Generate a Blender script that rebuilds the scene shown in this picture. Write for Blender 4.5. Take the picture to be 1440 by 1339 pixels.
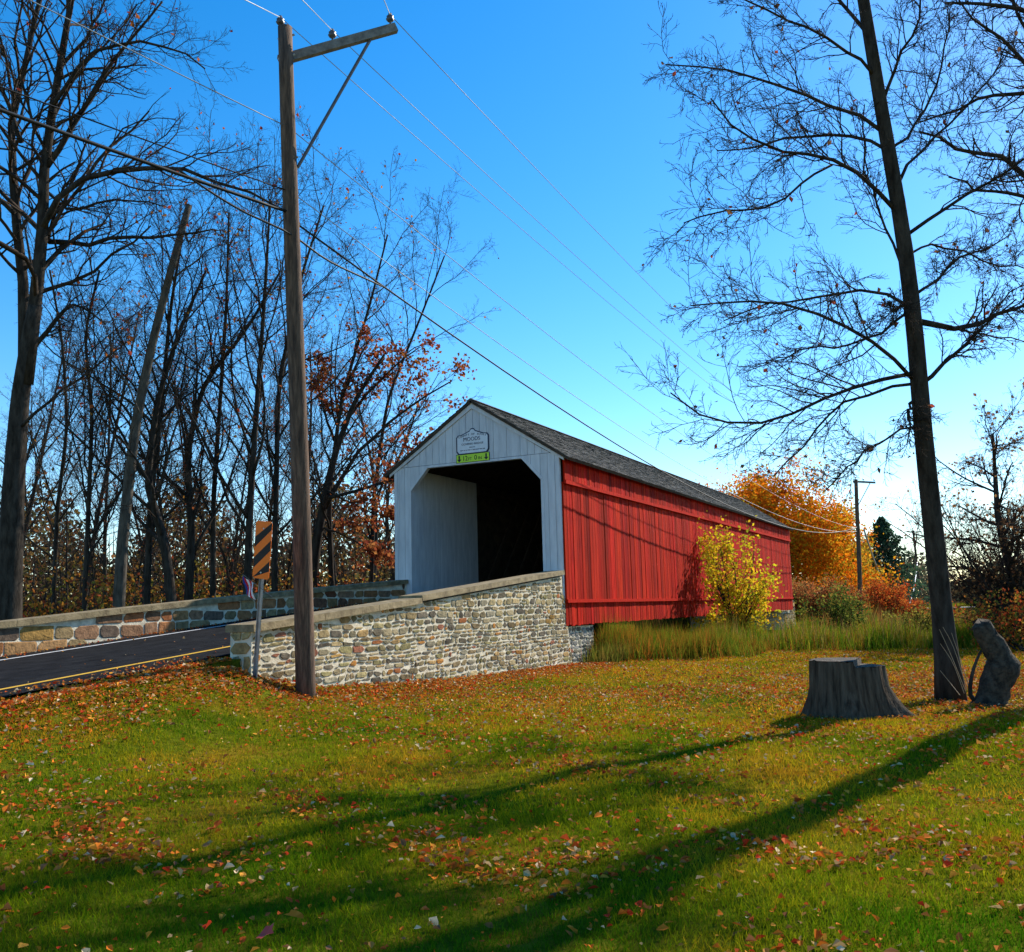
import bpy, math, random
import numpy as np
from mathutils import Matrix, Vector

# ------------------------------------------------------------------ scene, camera, world, sun
for o in list(bpy.data.objects): bpy.data.objects.remove(o)
scn = bpy.context.scene
COL = scn.collection
random.seed(7)

CAM = np.array([10.86, -24.85, 1.65])
FPX = 1344.0
PITCH, ROLL, HEAD = [math.radians(a) for a in (7.86, -1.51, -26.5)]
FW = np.array([math.sin(HEAD)*math.cos(PITCH), math.cos(HEAD)*math.cos(PITCH), math.sin(PITCH)])
R0 = np.array([math.cos(HEAD), -math.sin(HEAD), 0.0])
U0 = np.cross(R0, FW)
RT = R0*math.cos(ROLL) + U0*math.sin(ROLL)
UP = np.cross(RT, FW)

cd = bpy.data.cameras.new('camera')
cd.sensor_fit = 'HORIZONTAL'; cd.sensor_width = 36.0; cd.lens = FPX/1440*36
cd.clip_start = 0.1; cd.clip_end = 3000
cam = bpy.data.objects.new('camera', cd); COL.objects.link(cam)
m = Matrix.Identity(4)
for i in range(3):
    m[i][0] = RT[i]; m[i][1] = UP[i]; m[i][2] = -FW[i]; m[i][3] = CAM[i]
cam.matrix_world = m
scn.camera = cam

SUN_EL = math.radians(35); SUN_AZ = math.radians(22)      # azimuth from +Y (bridge axis) towards +X
SDIR = Vector((math.sin(SUN_AZ)*math.cos(SUN_EL), math.cos(SUN_AZ)*math.cos(SUN_EL), math.sin(SUN_EL)))
sl = bpy.data.lights.new('sun', 'SUN'); sl.energy = 5.0; sl.angle = math.radians(0.53); sl.color = (1.0, 0.93, 0.80)
so = bpy.data.objects.new('sun', sl); COL.objects.link(so)
so.rotation_euler = SDIR.to_track_quat('Z', 'Y').to_euler()

w = bpy.data.worlds.new('World'); scn.world = w; w.use_nodes = True
nt = w.node_tree; nt.nodes.clear()
sky = nt.nodes.new('ShaderNodeTexSky'); sky.sky_type = 'NISHITA'; sky.sun_disc = False
sky.sun_elevation = SUN_EL; sky.sun_rotation = SUN_AZ
sky.air_density = 1.0; sky.dust_density = 0.15; sky.ozone_density = 2.5
hs = nt.nodes.new('ShaderNodeHueSaturation'); hs.inputs['Saturation'].default_value = 1.42
bg = nt.nodes.new('ShaderNodeBackground'); bg.inputs['Strength'].default_value = 0.14
wo = nt.nodes.new('ShaderNodeOutputWorld')
nt.links.new(sky.outputs[0], hs.inputs['Color']); nt.links.new(hs.outputs[0], bg.inputs['Color']); nt.links.new(bg.outputs[0], wo.inputs[0])

scn.view_settings.view_transform = 'Standard'; scn.view_settings.look = 'None'
scn.view_settings.gamma = 1.0; scn.view_settings.exposure = 0.75
scn.render.resolution_x = 1024; scn.render.resolution_y = 952

# ------------------------------------------------------------------ helpers
def ray(x, y):
    d = FW*FPX + RT*(x-720) + UP*(669.5-y)
    return d/FPX                                   # unit depth along FW
def P(x, y, depth): return CAM + ray(x, y)*depth    # photo pixel + depth -> place
def atz(x, y, z):
    d = ray(x, y); return CAM + d*((z-CAM[2])/d[2])
def atX(x, y, X):
    d = ray(x, y); return CAM + d*((X-CAM[0])/d[0])

class MB:
    """collects geometry for ONE mesh object"""
    def __init__(s): s.v=[]; s.q=[]; s.t=[]; s.n=0; s.c=[]; s.hasc=False
    def add(s, V, Q=None, T=None, col=None):
        V = np.asarray(V, float).reshape(-1,3)
        if Q is not None and len(Q): s.q.append(np.asarray(Q, int).reshape(-1,4)+s.n)
        if T is not None and len(T): s.t.append(np.asarray(T, int).reshape(-1,3)+s.n)
        s.v.append(V)
        if col is None: col = (1,1,1)
        else: s.hasc = True
        col = np.asarray(col, float)
        s.c.append(np.broadcast_to(col, (len(V),3)) if col.ndim==1 else col)
        s.n += len(V)
    def box(s, lo, hi, col=None):
        x0,y0,z0 = lo; x1,y1,z1 = hi
        s.hexa([(x0,y0,z0),(x1,y0,z0),(x1,y1,z0),(x0,y1,z0),(x0,y0,z1),(x1,y0,z1),(x1,y1,z1),(x0,y1,z1)], col)
    def hexa(s, V, col=None):
        s.add(V, [(0,3,2,1),(4,5,6,7),(0,1,5,4),(1,2,6,5),(2,3,7,6),(3,0,4,7)], col=col)
    def prism(s, poly, d, col=None):
        """poly: list of 3D points (planar, convex-ish fan), d: extrusion vector"""
        n=len(poly); A=np.array(poly,float); B=A+np.array(d,float)
        V=np.vstack([A,B]); Q=[(i,(i+1)%n,n+(i+1)%n,n+i) for i in range(n)]
        T=[(0,i+1,i) for i in range(1,n-1)]+[(n,n+i,n+i+1) for i in range(1,n-1)]
        s.add(V,Q,T,col)
    def tubes(s, paths, rads, n=5, col=None, cap=True):
        """paths (B,k,3), rads (B,k): B tubes of k points, n sides"""
        p=np.asarray(paths,float); r=np.asarray(rads,float); B,k,_=p.shape
        if B==0: return
        t=np.gradient(p,axis=1); t/=np.linalg.norm(t,axis=2,keepdims=True)+1e-9
        m_=t.mean(1); ref=np.where(np.abs(m_[:,2:3])>.8,np.array([[1.,0,0]]),np.array([[0,0,1.]]))[:,None,:]
        a=np.cross(t,np.broadcast_to(ref,t.shape)); a/=np.linalg.norm(a,axis=2,keepdims=True)+1e-9
        b=np.cross(t,a)
        th=np.arange(n)*2*np.pi/n
        V=p[:,:,None,:]+r[:,:,None,None]*(a[:,:,None,:]*np.cos(th)[None,None,:,None]+b[:,:,None,:]*np.sin(th)[None,None,:,None])
        i0=(np.arange(B)*k*n)[:,None,None]+(np.arange(k-1)*n)[None,:,None]+np.arange(n)[None,None,:]
        i1=(np.arange(B)*k*n)[:,None,None]+(np.arange(k-1)*n)[None,:,None]+((np.arange(n)+1)%n)[None,None,:]
        Q=np.stack([i0,i1,i1+n,i0+n],-1).reshape(-1,4)
        T=None
        if cap:
            T=[]
            e=(np.arange(B)*k*n+(k-1)*n)
            T=np.concatenate([np.stack([e,e+j,e+j+1],-1) for j in range(1,n-1)])
            e2=np.arange(B)*k*n
            T=np.concatenate([T]+[np.stack([e2,e2+j+1,e2+j],-1) for j in range(1,n-1)])
        s.add(V.reshape(-1,3),Q,T,col)
    def mesh(s, name, mat, smooth=False):
        me=bpy.data.meshes.new(name)
        V=np.vstack(s.v); Q=np.vstack(s.q) if s.q else np.zeros((0,4),int); T=np.vstack(s.t) if s.t else np.zeros((0,3),int)
        me.vertices.add(len(V)); me.vertices.foreach_set('co',V.ravel())
        nl=len(Q)*4+len(T)*3
        me.loops.add(nl); me.loops.foreach_set('vertex_index',np.concatenate([Q.ravel(),T.ravel()]).astype(np.int32))
        me.polygons.add(len(Q)+len(T))
        st=np.concatenate([np.arange(len(Q))*4,len(Q)*4+np.arange(len(T))*3]).astype(np.int32)
        me.polygons.foreach_set('loop_start',st)
        if smooth: me.polygons.foreach_set('use_smooth',np.ones(len(Q)+len(T),bool))
        if s.hasc:
            C=np.vstack(s.c); ca=me.color_attributes.new('Col','FLOAT_COLOR','POINT')
            ca.data.foreach_set('color',np.hstack([C,np.ones((len(C),1))]).ravel().astype(np.float32))
        me.update(calc_edges=True); me.validate()
        if not smooth: me.shade_flat()
        if mat: me.materials.append(mat)
        return me
    def build(s, name, mat, parent=None, smooth=False):
        return link(name, s.mesh(name,mat,smooth), parent)

def link(name, me, parent=None):
    o=bpy.data.objects.new(name,me); COL.objects.link(o)
    if parent is not None: o.parent=parent
    return o
def empty(name, loc=(0,0,0)):
    o=bpy.data.objects.new(name,None); COL.objects.link(o); o.location=loc; o.empty_display_size=.3
    return o
def tag(o, label=None, cat=None, group=None, kind=None):
    if label: o['label']=label
    if cat: o['category']=cat
    if group: o['group']=group
    if kind: o['kind']=kind
    return o
def to_local(parent_loc):
    """children are built in world space: shift them back by the parent's location"""
    return -np.array(parent_loc,float)
def adopt(child, parent):
    child.parent=parent
    child.matrix_parent_inverse=Matrix.Translation(-Vector(parent.location))
    return child

# ------------------------------------------------------------------ materials
def mat(name, c1, c2=None, scale=6.0, rough=.8, bump=0.0, bscale=None, attr=False, stretch=(1,1,1), detail=5, spec=.25, trans=0.0, metal=0, coords='Object', c3=None):
    """principled with two/three noise-mixed colours; attr multiplies by the 'Col' colour attribute"""
    M=bpy.data.materials.new(name); M.use_nodes=True
    N=M.node_tree.nodes; Lk=M.node_tree.links; N.clear()
    out=N.new('ShaderNodeOutputMaterial'); b=N.new('ShaderNodeBsdfPrincipled')
    b.inputs['Roughness'].default_value=rough; b.inputs['Specular IOR Level'].default_value=spec; b.inputs['Metallic'].default_value=metal
    tc=N.new('ShaderNodeTexCoord'); mp=N.new('ShaderNodeMapping'); mp.inputs['Scale'].default_value=stretch
    if coords=='World':
        g=N.new('ShaderNodeNewGeometry'); Lk.new(g.outputs['Position'],mp.inputs[0])
    else: Lk.new(tc.outputs[coords],mp.inputs[0])
    nz=N.new('ShaderNodeTexNoise'); nz.inputs['Scale'].default_value=scale; nz.inputs['Detail'].default_value=detail; nz.inputs['Roughness'].default_value=.65
    Lk.new(mp.outputs[0],nz.inputs['Vector'])
    rp=N.new('ShaderNodeValToRGB'); e=rp.color_ramp.elements
    c2=c2 or c1
    e[0].position=.34; e[0].color=(*c1,1); e[1].position=.66; e[1].color=(*c2,1)
    if c3:
        x=e.new(.5); x.color=(*c3,1)
    Lk.new(nz.outputs['Fac'],rp.inputs[0])
    colout=rp.outputs[0]
    if attr:
        at=N.new('ShaderNodeAttribute'); at.attribute_name='Col'
        mx=N.new('ShaderNodeMix'); mx.data_type='RGBA'; mx.blend_type='MULTIPLY'; mx.inputs['Factor'].default_value=1.0
        Lk.new(colout,mx.inputs['A']); Lk.new(at.outputs['Color'],mx.inputs['B']); colout=mx.outputs['Result']
    Lk.new(colout,b.inputs['Base Color'])
    if bump:
        n2=N.new('ShaderNodeTexNoise'); n2.inputs['Scale'].default_value=bscale or scale*4; n2.inputs['Detail'].default_value=6
        Lk.new(mp.outputs[0],n2.inputs['Vector'])
        bp=N.new('ShaderNodeBump'); bp.inputs['Strength'].default_value=bump; bp.inputs['Distance'].default_value=.02
        Lk.new(n2.outputs['Fac'],bp.inputs['Height']); Lk.new(bp.outputs[0],b.inputs['Normal'])
    sh=b.outputs[0]
    if trans:
        tr=N.new('ShaderNodeBsdfTranslucent'); Lk.new(colout,tr.inputs['Color'])
        ms=N.new('ShaderNodeMixShader'); ms.inputs[0].default_value=trans
        Lk.new(b.outputs[0],ms.inputs[1]); Lk.new(tr.outputs[0],ms.inputs[2]); sh=ms.outputs[0]
    Lk.new(sh,out.inputs[0])
    return M

M={}
M['bark']=mat('bark',(.020,.016,.013),(.065,.054,.044),9,.95,.8,30,stretch=(1,1,.25),spec=.05)
M['bark_mid']=mat('bark_mid',(.05,.042,.035),(.13,.112,.09),7,.95,.8,26,stretch=(1,1,.25),spec=.05)
M['bark_grey']=mat('bark_grey',(.07,.06,.05),(.17,.15,.125),7,.95,.8,26,stretch=(1,1,.25),spec=.05)
M['twig']=mat('twig',(.028,.020,.016),(.07,.052,.04),4,.95,spec=.05)
M['leaf']=mat('leaf',(.85,.85,.85),(1,1,1),3,.6,attr=True,trans=.45,spec=.0)
M['grass']=mat('grass',(.8,.8,.8),(1,1,1),1.3,.6,attr=True,trans=.40,spec=.0)
M['litter']=mat('litter',(.75,.75,.75),(1,1,1),30,.7,attr=True,trans=.2,spec=.02)
M['stone']=mat('stone',(.55,.55,.55),(1.15,1.12,1.05),9,.95,.7,25,attr=True,coords='World',spec=.02)
M['mortar']=mat('mortar',(.46,.40,.29),(.76,.68,.52),5,.95,.6,40,coords='World',spec=.02)
M['cap']=mat('cap',(.13,.095,.05),(.30,.23,.13),5,.9,.5,30,coords='World',c3=(.21,.16,.085))
M['white']=mat('white_paint',(.52,.52,.54),(.66,.66,.67),2.5,.55,.12,20,attr=True,coords='World',stretch=(3,3,.5))
M['whitein']=mat('white_paint_inside',(.50,.52,.55),(.66,.68,.70),2.5,.6,.12,20,coords='World',stretch=(3,3,.5))
M['red']=mat('red_paint',(.25,.009,.004),(.54,.022,.008),3.2,.75,.35,18,attr=True,coords='World',stretch=(6,6,.35),c3=(.42,.013,.005),spec=.03)
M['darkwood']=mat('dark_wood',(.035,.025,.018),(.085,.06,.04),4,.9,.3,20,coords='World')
M['shingle']=mat('shingle',(.055,.052,.048),(.13,.125,.115),3,.95,.5,40,attr=True,coords='World')
M['asphalt']=mat('asphalt',(.010,.010,.011),(.022,.022,.023),3,1.0,.4,160,coords='World',spec=.04)
M['linewhite']=mat('line_white',(.45,.45,.45),(.75,.75,.74),14,.7,coords='World')
M['lineyellow']=mat('line_yellow',(.55,.30,.02),(.72,.42,.04),14,.7,coords='World')
M['pole']=mat('pole_wood',(.05,.032,.024),(.19,.115,.075),5,.9,.7,22,stretch=(4,4,.18),coords='World',c3=(.11,.068,.046))
M['arm']=mat('arm_wood',(.13,.115,.10),(.27,.24,.21),6,.9,.4,22,coords='World')
M['metal']=mat('galvanised',(.30,.32,.34),(.46,.48,.50),8,.45,metal=.7,coords='World')
M['wire']=mat('wire_bare',(.30,.32,.34),(.42,.44,.46),3,.5,metal=.3)
M['cable']=mat('cable_black',(.012,.012,.012),(.03,.03,.03),3,.6)
M['ceramic']=mat('ceramic',(.07,.065,.07),(.13,.12,.125),3,.4,spec=.4)
M['bracemat']=mat('brace_paint',(.06,.065,.08),(.10,.105,.12),8,.7,coords='World')
M['orange']=mat('sign_orange',(.95,.17,.006),(.98,.20,.008),3,.45,spec=.4)
M['black']=mat('sign_black',(.012,.012,.012),(.02,.02,.02),3,.5)
M['signwhite']=mat('sign_white',(.62,.64,.68),(.74,.75,.78),3,.5)
M['navy']=mat('sign_navy',(.012,.018,.05),(.02,.028,.07),3,.5)
M['lime']=mat('sign_lime',(.45,.70,.02),(.52,.78,.03),3,.45,spec=.4)
M['flagred']=mat('flag_red',(.55,.02,.03),(.62,.03,.04),3,.7,trans=.3)
M['flagwhite']=mat('flag_white',(.75,.75,.75),(.8,.8,.8),3,.7,trans=.3)
M['flagblue']=mat('flag_blue',(.03,.05,.25),(.04,.07,.3),3,.7,trans=.3)
M['stump']=mat('stump_wood',(.030,.022,.016),(.13,.095,.065),5,.95,1.0,24,stretch=(3,3,.25),coords='World',spec=.03)
M['cut']=mat('cut_wood',(.06,.05,.042),(.22,.19,.155),9,.95,1.0,38,coords='World',spec=.03,stretch=(1,4,1))
M['water']=mat('water',(.03,.035,.03),(.05,.05,.04),1,.05,.15,6,spec=.5)
def flatmat(name,col): return mat(name,col,tuple(c*1.15 for c in col),3,.6)

# ground: lawn green broken by straw yellow and bare brown, leaf litter under the woods
def ground_mat():
    Mt=bpy.data.materials.new('lawn_ground'); Mt.use_nodes=True
    N=Mt.node_tree.nodes; Lk=Mt.node_tree.links; b=N['Principled BSDF']
    b.inputs['Roughness'].default_value=.95; b.inputs['Specular IOR Level'].default_value=0
    g=N.new('ShaderNodeNewGeometry')
    def noise(s,d=6):
        n=N.new('ShaderNodeTexNoise'); n.inputs['Scale'].default_value=s; n.inputs['Detail'].default_value=d; n.inputs['Roughness'].default_value=.7
        Lk.new(g.outputs['Position'],n.inputs['Vector']); return n
    n1=noise(.55); n2=noise(7)
    r1=N.new('ShaderNodeValToRGB'); e=r1.color_ramp.elements
    e[0].position=.35; e[0].color=(.05,.10,.006,1); e[1].position=.68; e[1].color=(.28,.14,.016,1)
    x=e.new(.52); x.color=(.13,.13,.010,1)
    r2=N.new('ShaderNodeValToRGB'); e=r2.color_ramp.elements
    e[0].position=.35; e[0].color=(.45,.45,.45,1); e[1].position=.7; e[1].color=(1.2,1.2,1.2,1)
    mx=N.new('ShaderNodeMix'); mx.data_type='RGBA'; mx.blend_type='MULTIPLY'; mx.inputs['Factor'].default_value=1
    Lk.new(n1.outputs['Fac'],r1.inputs[0]); Lk.new(n2.outputs['Fac'],r2.inputs[0])
    Lk.new(r1.outputs[0],mx.inputs['A']); Lk.new(r2.outputs[0],mx.inputs['B']); Lk.new(mx.outputs['Result'],b.inputs['Base Color'])
    bp=N.new('ShaderNodeBump'); bp.inputs['Strength'].default_value=.7; bp.inputs['Distance'].default_value=.03
    n3=noise(40); Lk.new(n3.outputs['Fac'],bp.inputs['Height']); Lk.new(bp.outputs[0],b.inputs['Normal'])
    return Mt
M['ground']=ground_mat()

# ------------------------------------------------------------------ terrain
W_=5.6; LEN=33.7
def road_z(Y):
    Y=np.asarray(Y,float); z=2.06+.085*Y
    return np.where(z>.5,z,.08+.42*np.exp((z-.5)/.42))
def sstep(a,b,x):
    t=np.clip((np.asarray(x,float)-a)/(b-a),0,1); return t*t*(3-2*t)
def wall_base(Y):
    return np.interp(Y,[-60,-30,-24,-20,-16.3,-14.2,-13.2,-12.4,-11,-6.8,0,1],[.0,.02,.10,.36,.66,.80,.80,.60,.36,.15,.04,.0])
def left_face(Y):            # inner face of the left parapet (flares away from the portal)
    return -5.2-1.15*(1-np.exp(np.minimum(np.asarray(Y,float),0)/5.0))
def ground(X,Y):
    X=np.asarray(X,float); Y=np.asarray(Y,float)
    hb=wall_base(Y)
    z_out=hb*np.exp(-np.maximum(X-.1,0)/np.where(Y<-13,1.5,.95))
    z_road=road_z(Y)-.035
    z_left=np.maximum(road_z(Y)-.5,0)*np.exp(-np.maximum(-7.0-X,0)/2.5)
    corridor=(X<-.2)&(X>-7.0)
    z=np.where(corridor,z_road,np.where(X>=-.2,z_out,z_left))
    z=np.where(Y>.45,0.0,z)
    bank=-2.0*sstep(17,21.5,Y)*(1-sstep(27,31,Y))
    z=z+np.where(Y>.45,bank,0)+.5*sstep(30,60,Y)
    und=.035*np.sin(X*.9+1.3)*np.sin(Y*.7)+.02*np.sin(X*2.3+Y*1.7)
    z=z+np.where(corridor&(Y<.45),0,und*sstep(1.0,2.5,np.abs(X+3.4)-2.4))
    return z
def g1(x,y): return float(ground(x,y))

xs=np.unique(np.concatenate([np.linspace(-700,-60,14),np.linspace(-60,-9,26),np.arange(-9,-7.2,.6),[-7.02,-6.98],np.arange(-6.5,-.5,1.0),[-.22,-.18],np.arange(0,3,.25),np.arange(3,20,.5),np.linspace(20,60,24),np.linspace(60,700,14)]))
ys=np.unique(np.concatenate([np.linspace(-200,-40,10),np.arange(-40,-26,1.),np.arange(-26,.4,.4),[.43,.47],np.arange(.8,34,.6),np.linspace(34,90,30),np.linspace(90,1600,24)]))
GX,GY=np.meshgrid(xs,ys); GZ=ground(GX,GY)
mb=MB(); nx,ny=len(xs),len(ys)
ii=(np.arange(ny-1)[:,None]*nx+np.arange(nx-1)[None,:])
mb.add(np.stack([GX,GY,GZ],-1).reshape(-1,3),np.stack([ii,ii+1,ii+nx+1,ii+nx],-1).reshape(-1,4))
tag(mb.build('ground',M['ground'],smooth=True),'mown autumn lawn running back to a far field','ground',kind='structure')

mb=MB(); mb.add([(-300,19.3,-1.6),(300,19.3,-1.6),(300,29.3,-1.6),(-300,29.3,-1.6)],[(0,1,2,3)])
tag(mb.build('creek_water',M['water']),'narrow dark creek passing under the covered bridge','creek',kind='structure')

# road with its painted lines
ry=np.concatenate([np.linspace(-120,-30,20),np.arange(-29,.01,.5),[.3]])
def strip(x0,x1,dz,ys_):
    mbb=MB(); a=np.array([(x0(y) if callable(x0) else x0,y,float(road_z(y))+dz) for y in ys_]); b=np.array([(x1(y) if callable(x1) else x1,y,float(road_z(y))+dz) for y in ys_])
    n=len(ys_); V=np.vstack([a,b]); mbb.add(V,[(i,n+i,n+i+1,i+1) for i in range(n-1)]); return mbb
rd=strip(lambda y:left_face(y)+.02, lambda y:-.42 if y>-12.4 else -.80+.15*math.sin(y*1.3), 0.0, ry).build('road',M['asphalt'])
tag(rd,'dark asphalt road climbing to the covered bridge','road',kind='structure')
strip(lambda y:left_face(y)+.62, lambda y:left_face(y)+.73, .004, ry).build('edge_line',M['linewhite'],rd)
strip(lambda y:-1.72, lambda y:-1.60, .004, ry).build('centre_line',M['lineyellow'],rd)
# far road beyond the creek
mb=MB(); a=P(1255,853,92); 
mb.add([(-5.0,34,2.0),(-.6,34,2.0),(-.6,60,.9),(-5.0,60,.9)],[(0,1,2,3)])
f0=atz(1270,857,.56); f1=atz(1440,852,.56)
q=[(f0[0]-2,f0[1],.56),(f1[0]+40,f1[1]+4,.56),(f1[0]+40,f1[1]+11,.56),(f0[0]-2,f0[1]+7,.56)]
mb.add([(x,y,z+.04) for x,y,z in q],[(0,1,2,3)])
tag(mb.build('far_road',mat('far_asphalt',(.13,.135,.145),(.17,.175,.185),.5,.8,coords='World')),'grey road crossing the field beyond the creek','road',kind='structure')

# ------------------------------------------------------------------ covered bridge
ZE,ZB,ZL,ZBOT,ZO,ZC,ZA,ZF=5.99,5.14,1.76,1.12,5.97,5.30,7.92,2.05
XJ,XCH=.59,1.20; OV=.17
br=tag(empty('covered_bridge',(-W_/2,0,0)),'long red covered bridge with white portal and grey shingle roof','covered bridge')
ch=lambda mbb,name,m_,smooth=False,parent=None: adopt_to(mbb.build(name,m_,None,smooth),parent)
def adopt_to(o,parent=None):
    parent=parent or br
    o.parent=parent
    if parent is br: o.matrix_parent_inverse=Matrix.Translation(-Vector(br.location))
    elif parent.parent is br: o.matrix_parent_inverse=Matrix.Identity(4)
    return o
rs=np.random.RandomState(3)
# red siding on the right side: three tiers, each overlapping the one below
bw=LEN/160
tiers=[('mid',ZL,ZB+.05,.035,.065),('top',ZB,ZE-.13,.09,.12),('low',ZBOT,ZL+.05,-.005,.025)]
rest=MB()
for nm,z0,z1,x0,x1 in tiers:
    for i in range(160):
        y0=.06+i*bw; g=.008+.010*rs.rand()
        if rs.rand()<.12: g+=.014
        dx=rs.uniform(-.006,.009); dz=rs.uniform(-.02,.02) if nm=='low' else 0
        t=rs.uniform(.62,1.22)*(.75 if rs.rand()<.08 else 1); col=(t,t*rs.uniform(.8,1.5),t*rs.uniform(.8,1.5))
        tgt=MB() if (nm=='mid' or i<70) else rest
        hw_=(bw-g)*rs.uniform(.42,.58)
        tgt.box((x0-.02,y0,z0+dz),(x1+dx,y0+hw_-.003,z1),col); tgt.box((x0-.021,y0+hw_+.003,z0+dz),(x1+dx-.002,y0+bw-g,z1-.002),np.array(col)*rs.uniform(.85,1.08))
        tgt.box((x0-.019,y0+hw_-.004,z0+dz+.003),(x1+dx-.012,y0+hw_+.004,z1-.003),np.array(col)*.8)
        if tgt is not rest: ch(tgt,'siding_board',M['red'])
o=ch(rest,'siding_boards',M['red']); o['kind']='stuff'
mb=MB(); mb.box((.10,.05,ZB-.005),(.165,LEN+.02,ZB+.10),(1.05,1.2,1.2)); ch(mb,'drip_board',M['red'])
mb=MB(); mb.box((.05,.05,ZL-.005),(.105,LEN+.02,ZL+.09),(1.05,1.2,1.2)); ch(mb,'drip_board',M['red'])
# dark inner skin so that no light leaks through the joints
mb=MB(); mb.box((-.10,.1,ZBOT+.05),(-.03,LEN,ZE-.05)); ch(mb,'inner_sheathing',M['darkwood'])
# left side wall (seen only from the road side), far end frame, floor
mb=MB()
for i in range(84):
    t=rs.uniform(.8,1.15); mb.box((-W_-.06,.06+i*LEN/84,ZBOT),(-W_,.05+(i+1)*LEN/84,ZE-.08),(t,t,t))
o=ch(mb,'siding_boards',M['red']); o['kind']='stuff'
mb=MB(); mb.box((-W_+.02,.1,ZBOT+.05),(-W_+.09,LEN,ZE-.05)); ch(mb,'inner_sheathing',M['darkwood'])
mb=MB(); mb.box((-W_+.12,.0,ZF-.25),(-.12,LEN,ZF-.03)); ch(mb,'deck_beams',M['darkwood'])
for i in range(14):
    mb=MB(); x0=-W_+.15+i*(W_-.3)/14; mb.box((x0,-.02,ZF-.03),(x0+(W_-.3)/14-.012,LEN,ZF+.02)); ch(mb,'deck_plank',M['darkwood'])
# Town lattice truss members on both inner faces
for sx in (-W_+.20,-.20):
    mb=MB()
    for k in range(-3,30):
        for s in (1,-1):
            ya=.3+k*1.15; yb=ya+3.6
            pa=np.array([sx,ya,ZF-.2 if s>0 else ZE]); pb=np.array([sx,yb,ZE if s>0 else ZF-.2])
            if ya<4.3 or yb>LEN-.2: continue
            d=(pb-pa); nrm=np.array([0,-d[2],d[1]])/np.linalg.norm(d)*.13
            off=np.array([.04*s,0,0])
            mb.prism([pa-nrm+off,pa+nrm+off,pb+nrm+off,pb-nrm+off],(.05,0,0))
    mb.box((sx-.1,4.3,ZE-.3),(sx+.12,LEN-.1,ZE)); mb.box((sx-.1,4.3,ZF),(sx+.12,LEN-.1,ZF+.3))
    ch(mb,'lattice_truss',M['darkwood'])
# white boarded shelter panels inside the portal
Yin=4.2
for i in range(15):
    y0=.10+i*(Yin-.1)/15
    mb=MB(); mb.box((-W_+XJ-.04,y0,ZF),(-W_+XJ-rs.uniform(0,.006),y0+(Yin-.1)/15-.005,ZO+.02)); ch(mb,'inner_board',M['whitein'])
mb=MB(); mb.box((-XJ,.10,ZF),(-XJ+.04,Yin,ZO)); ch(mb,'inner_panel',M['whitein'])
# portal boards (vertical), clipped to the gable above and to the opening below
def rake_under(x):   # underside of the rake board at x (measured from centre line)
    return ZA-.30-(abs(x+W_/2))*(ZA-ZE)/(W_/2+OV)
def open_top(x):
    c=min(x+W_,-x)
    if c<XJ: return None
    if c<XCH: return ZC+(ZO-ZC)*(c-XJ)/(XCH-XJ)
    return ZO
ZJ=6.06
edges=[-W_]
while edges[-1]<-.16: edges.append(edges[-1]+random.choice([.23,.23,.25,.44,.24]))
edges[-1]=0.0
if edges[-1]-edges[-2]<.12: edges.pop(-2)
for a,b in zip(edges[:-1],edges[1:]):
    b2=b-.010
    za,zb=rake_under(a)+.06,rake_under(b2)+.06
    if a< -W_/2 < b2:   # board under the apex
        xm=-W_/2; mb=MB(); t=rs.uniform(.93,1.03)
        mb.prism([(a,-.03,ZJ),(b2,-.03,ZJ),(b2,-.03,zb),(xm,-.03,rake_under(xm)+.06),(a,-.03,za)][::-1],(0,.05,0),(t,t,t)); ch(mb,'gable_board',M['white'])
    elif min(za,zb)>ZJ or max(za,zb)>ZJ:
        t=rs.uniform(.93,1.03); mb=MB()
        mb.prism([(a,-.03,ZJ),(b2,-.03,ZJ),(b2,-.03,max(zb,ZJ+.01)),(a,-.03,max(za,ZJ+.01))][::-1],(0,.05,0),(t,t,t)); ch(mb,'gable_board',M['white'])
low=sorted(set([-W_,-W_+.16,-W_+.36,-W_+XJ,-W_+.9,-W_+XCH,-XCH,-.9,-XJ,-.36,-.14,0.0]))
for a,b in zip(low[:-1],low[1:]):
    b2=b-.008; mid=(a+b)/2; t=rs.uniform(.93,1.03)
    za=open_top(a+1e-4); zb=open_top(b-1e-4)
    if open_top(mid) is None: za=zb=ZF-.25
    top=ZJ-.012
    mb=MB(); dy=.004*rs.rand()
    mb.prism([(a,-.03-dy,za),(b2,-.03-dy,zb),(b2,-.03-dy,top),(a,-.03-dy,top)][::-1],(0,.06,0),(t,t,t)); ch(mb,'portal_board',M['white'])
# portal trim: jambs, chamfers, lintel lip, corner posts
tr=MB()
for s in (0,1):
    X=lambda x:(-W_+x) if s==0 else -x
    for (p,q) in (((XJ,ZF-.2),(XJ,ZC)),((XJ,ZC),(XCH,ZO))):
        a=np.array([X(p[0]),-.045,p[1]]); b=np.array([X(q[0]),-.045,q[1]])
        d=b-a; n_=np.array([d[2],0,-d[0]]); n_/=np.linalg.norm(n_); 
        if (n_[0]>0)==(s==0): n_=-n_
        tr.prism([a,b,b+n_*.09,a+n_*.09],(0,.16,0),(1,1,1))
tr.box((-W_+XCH,-.045,ZO),(-XCH,.12,ZO+.055),(1,1,1))
ch(tr,'opening_trim',M['white'])
for x0 in (-W_-.012,-.10):
    mb=MB(); mb.box((x0,-.052,ZF-.3),(x0+.112,.05,ZE+.02),(1,1,1)); ch(mb,'corner_post',M['white'])
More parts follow.
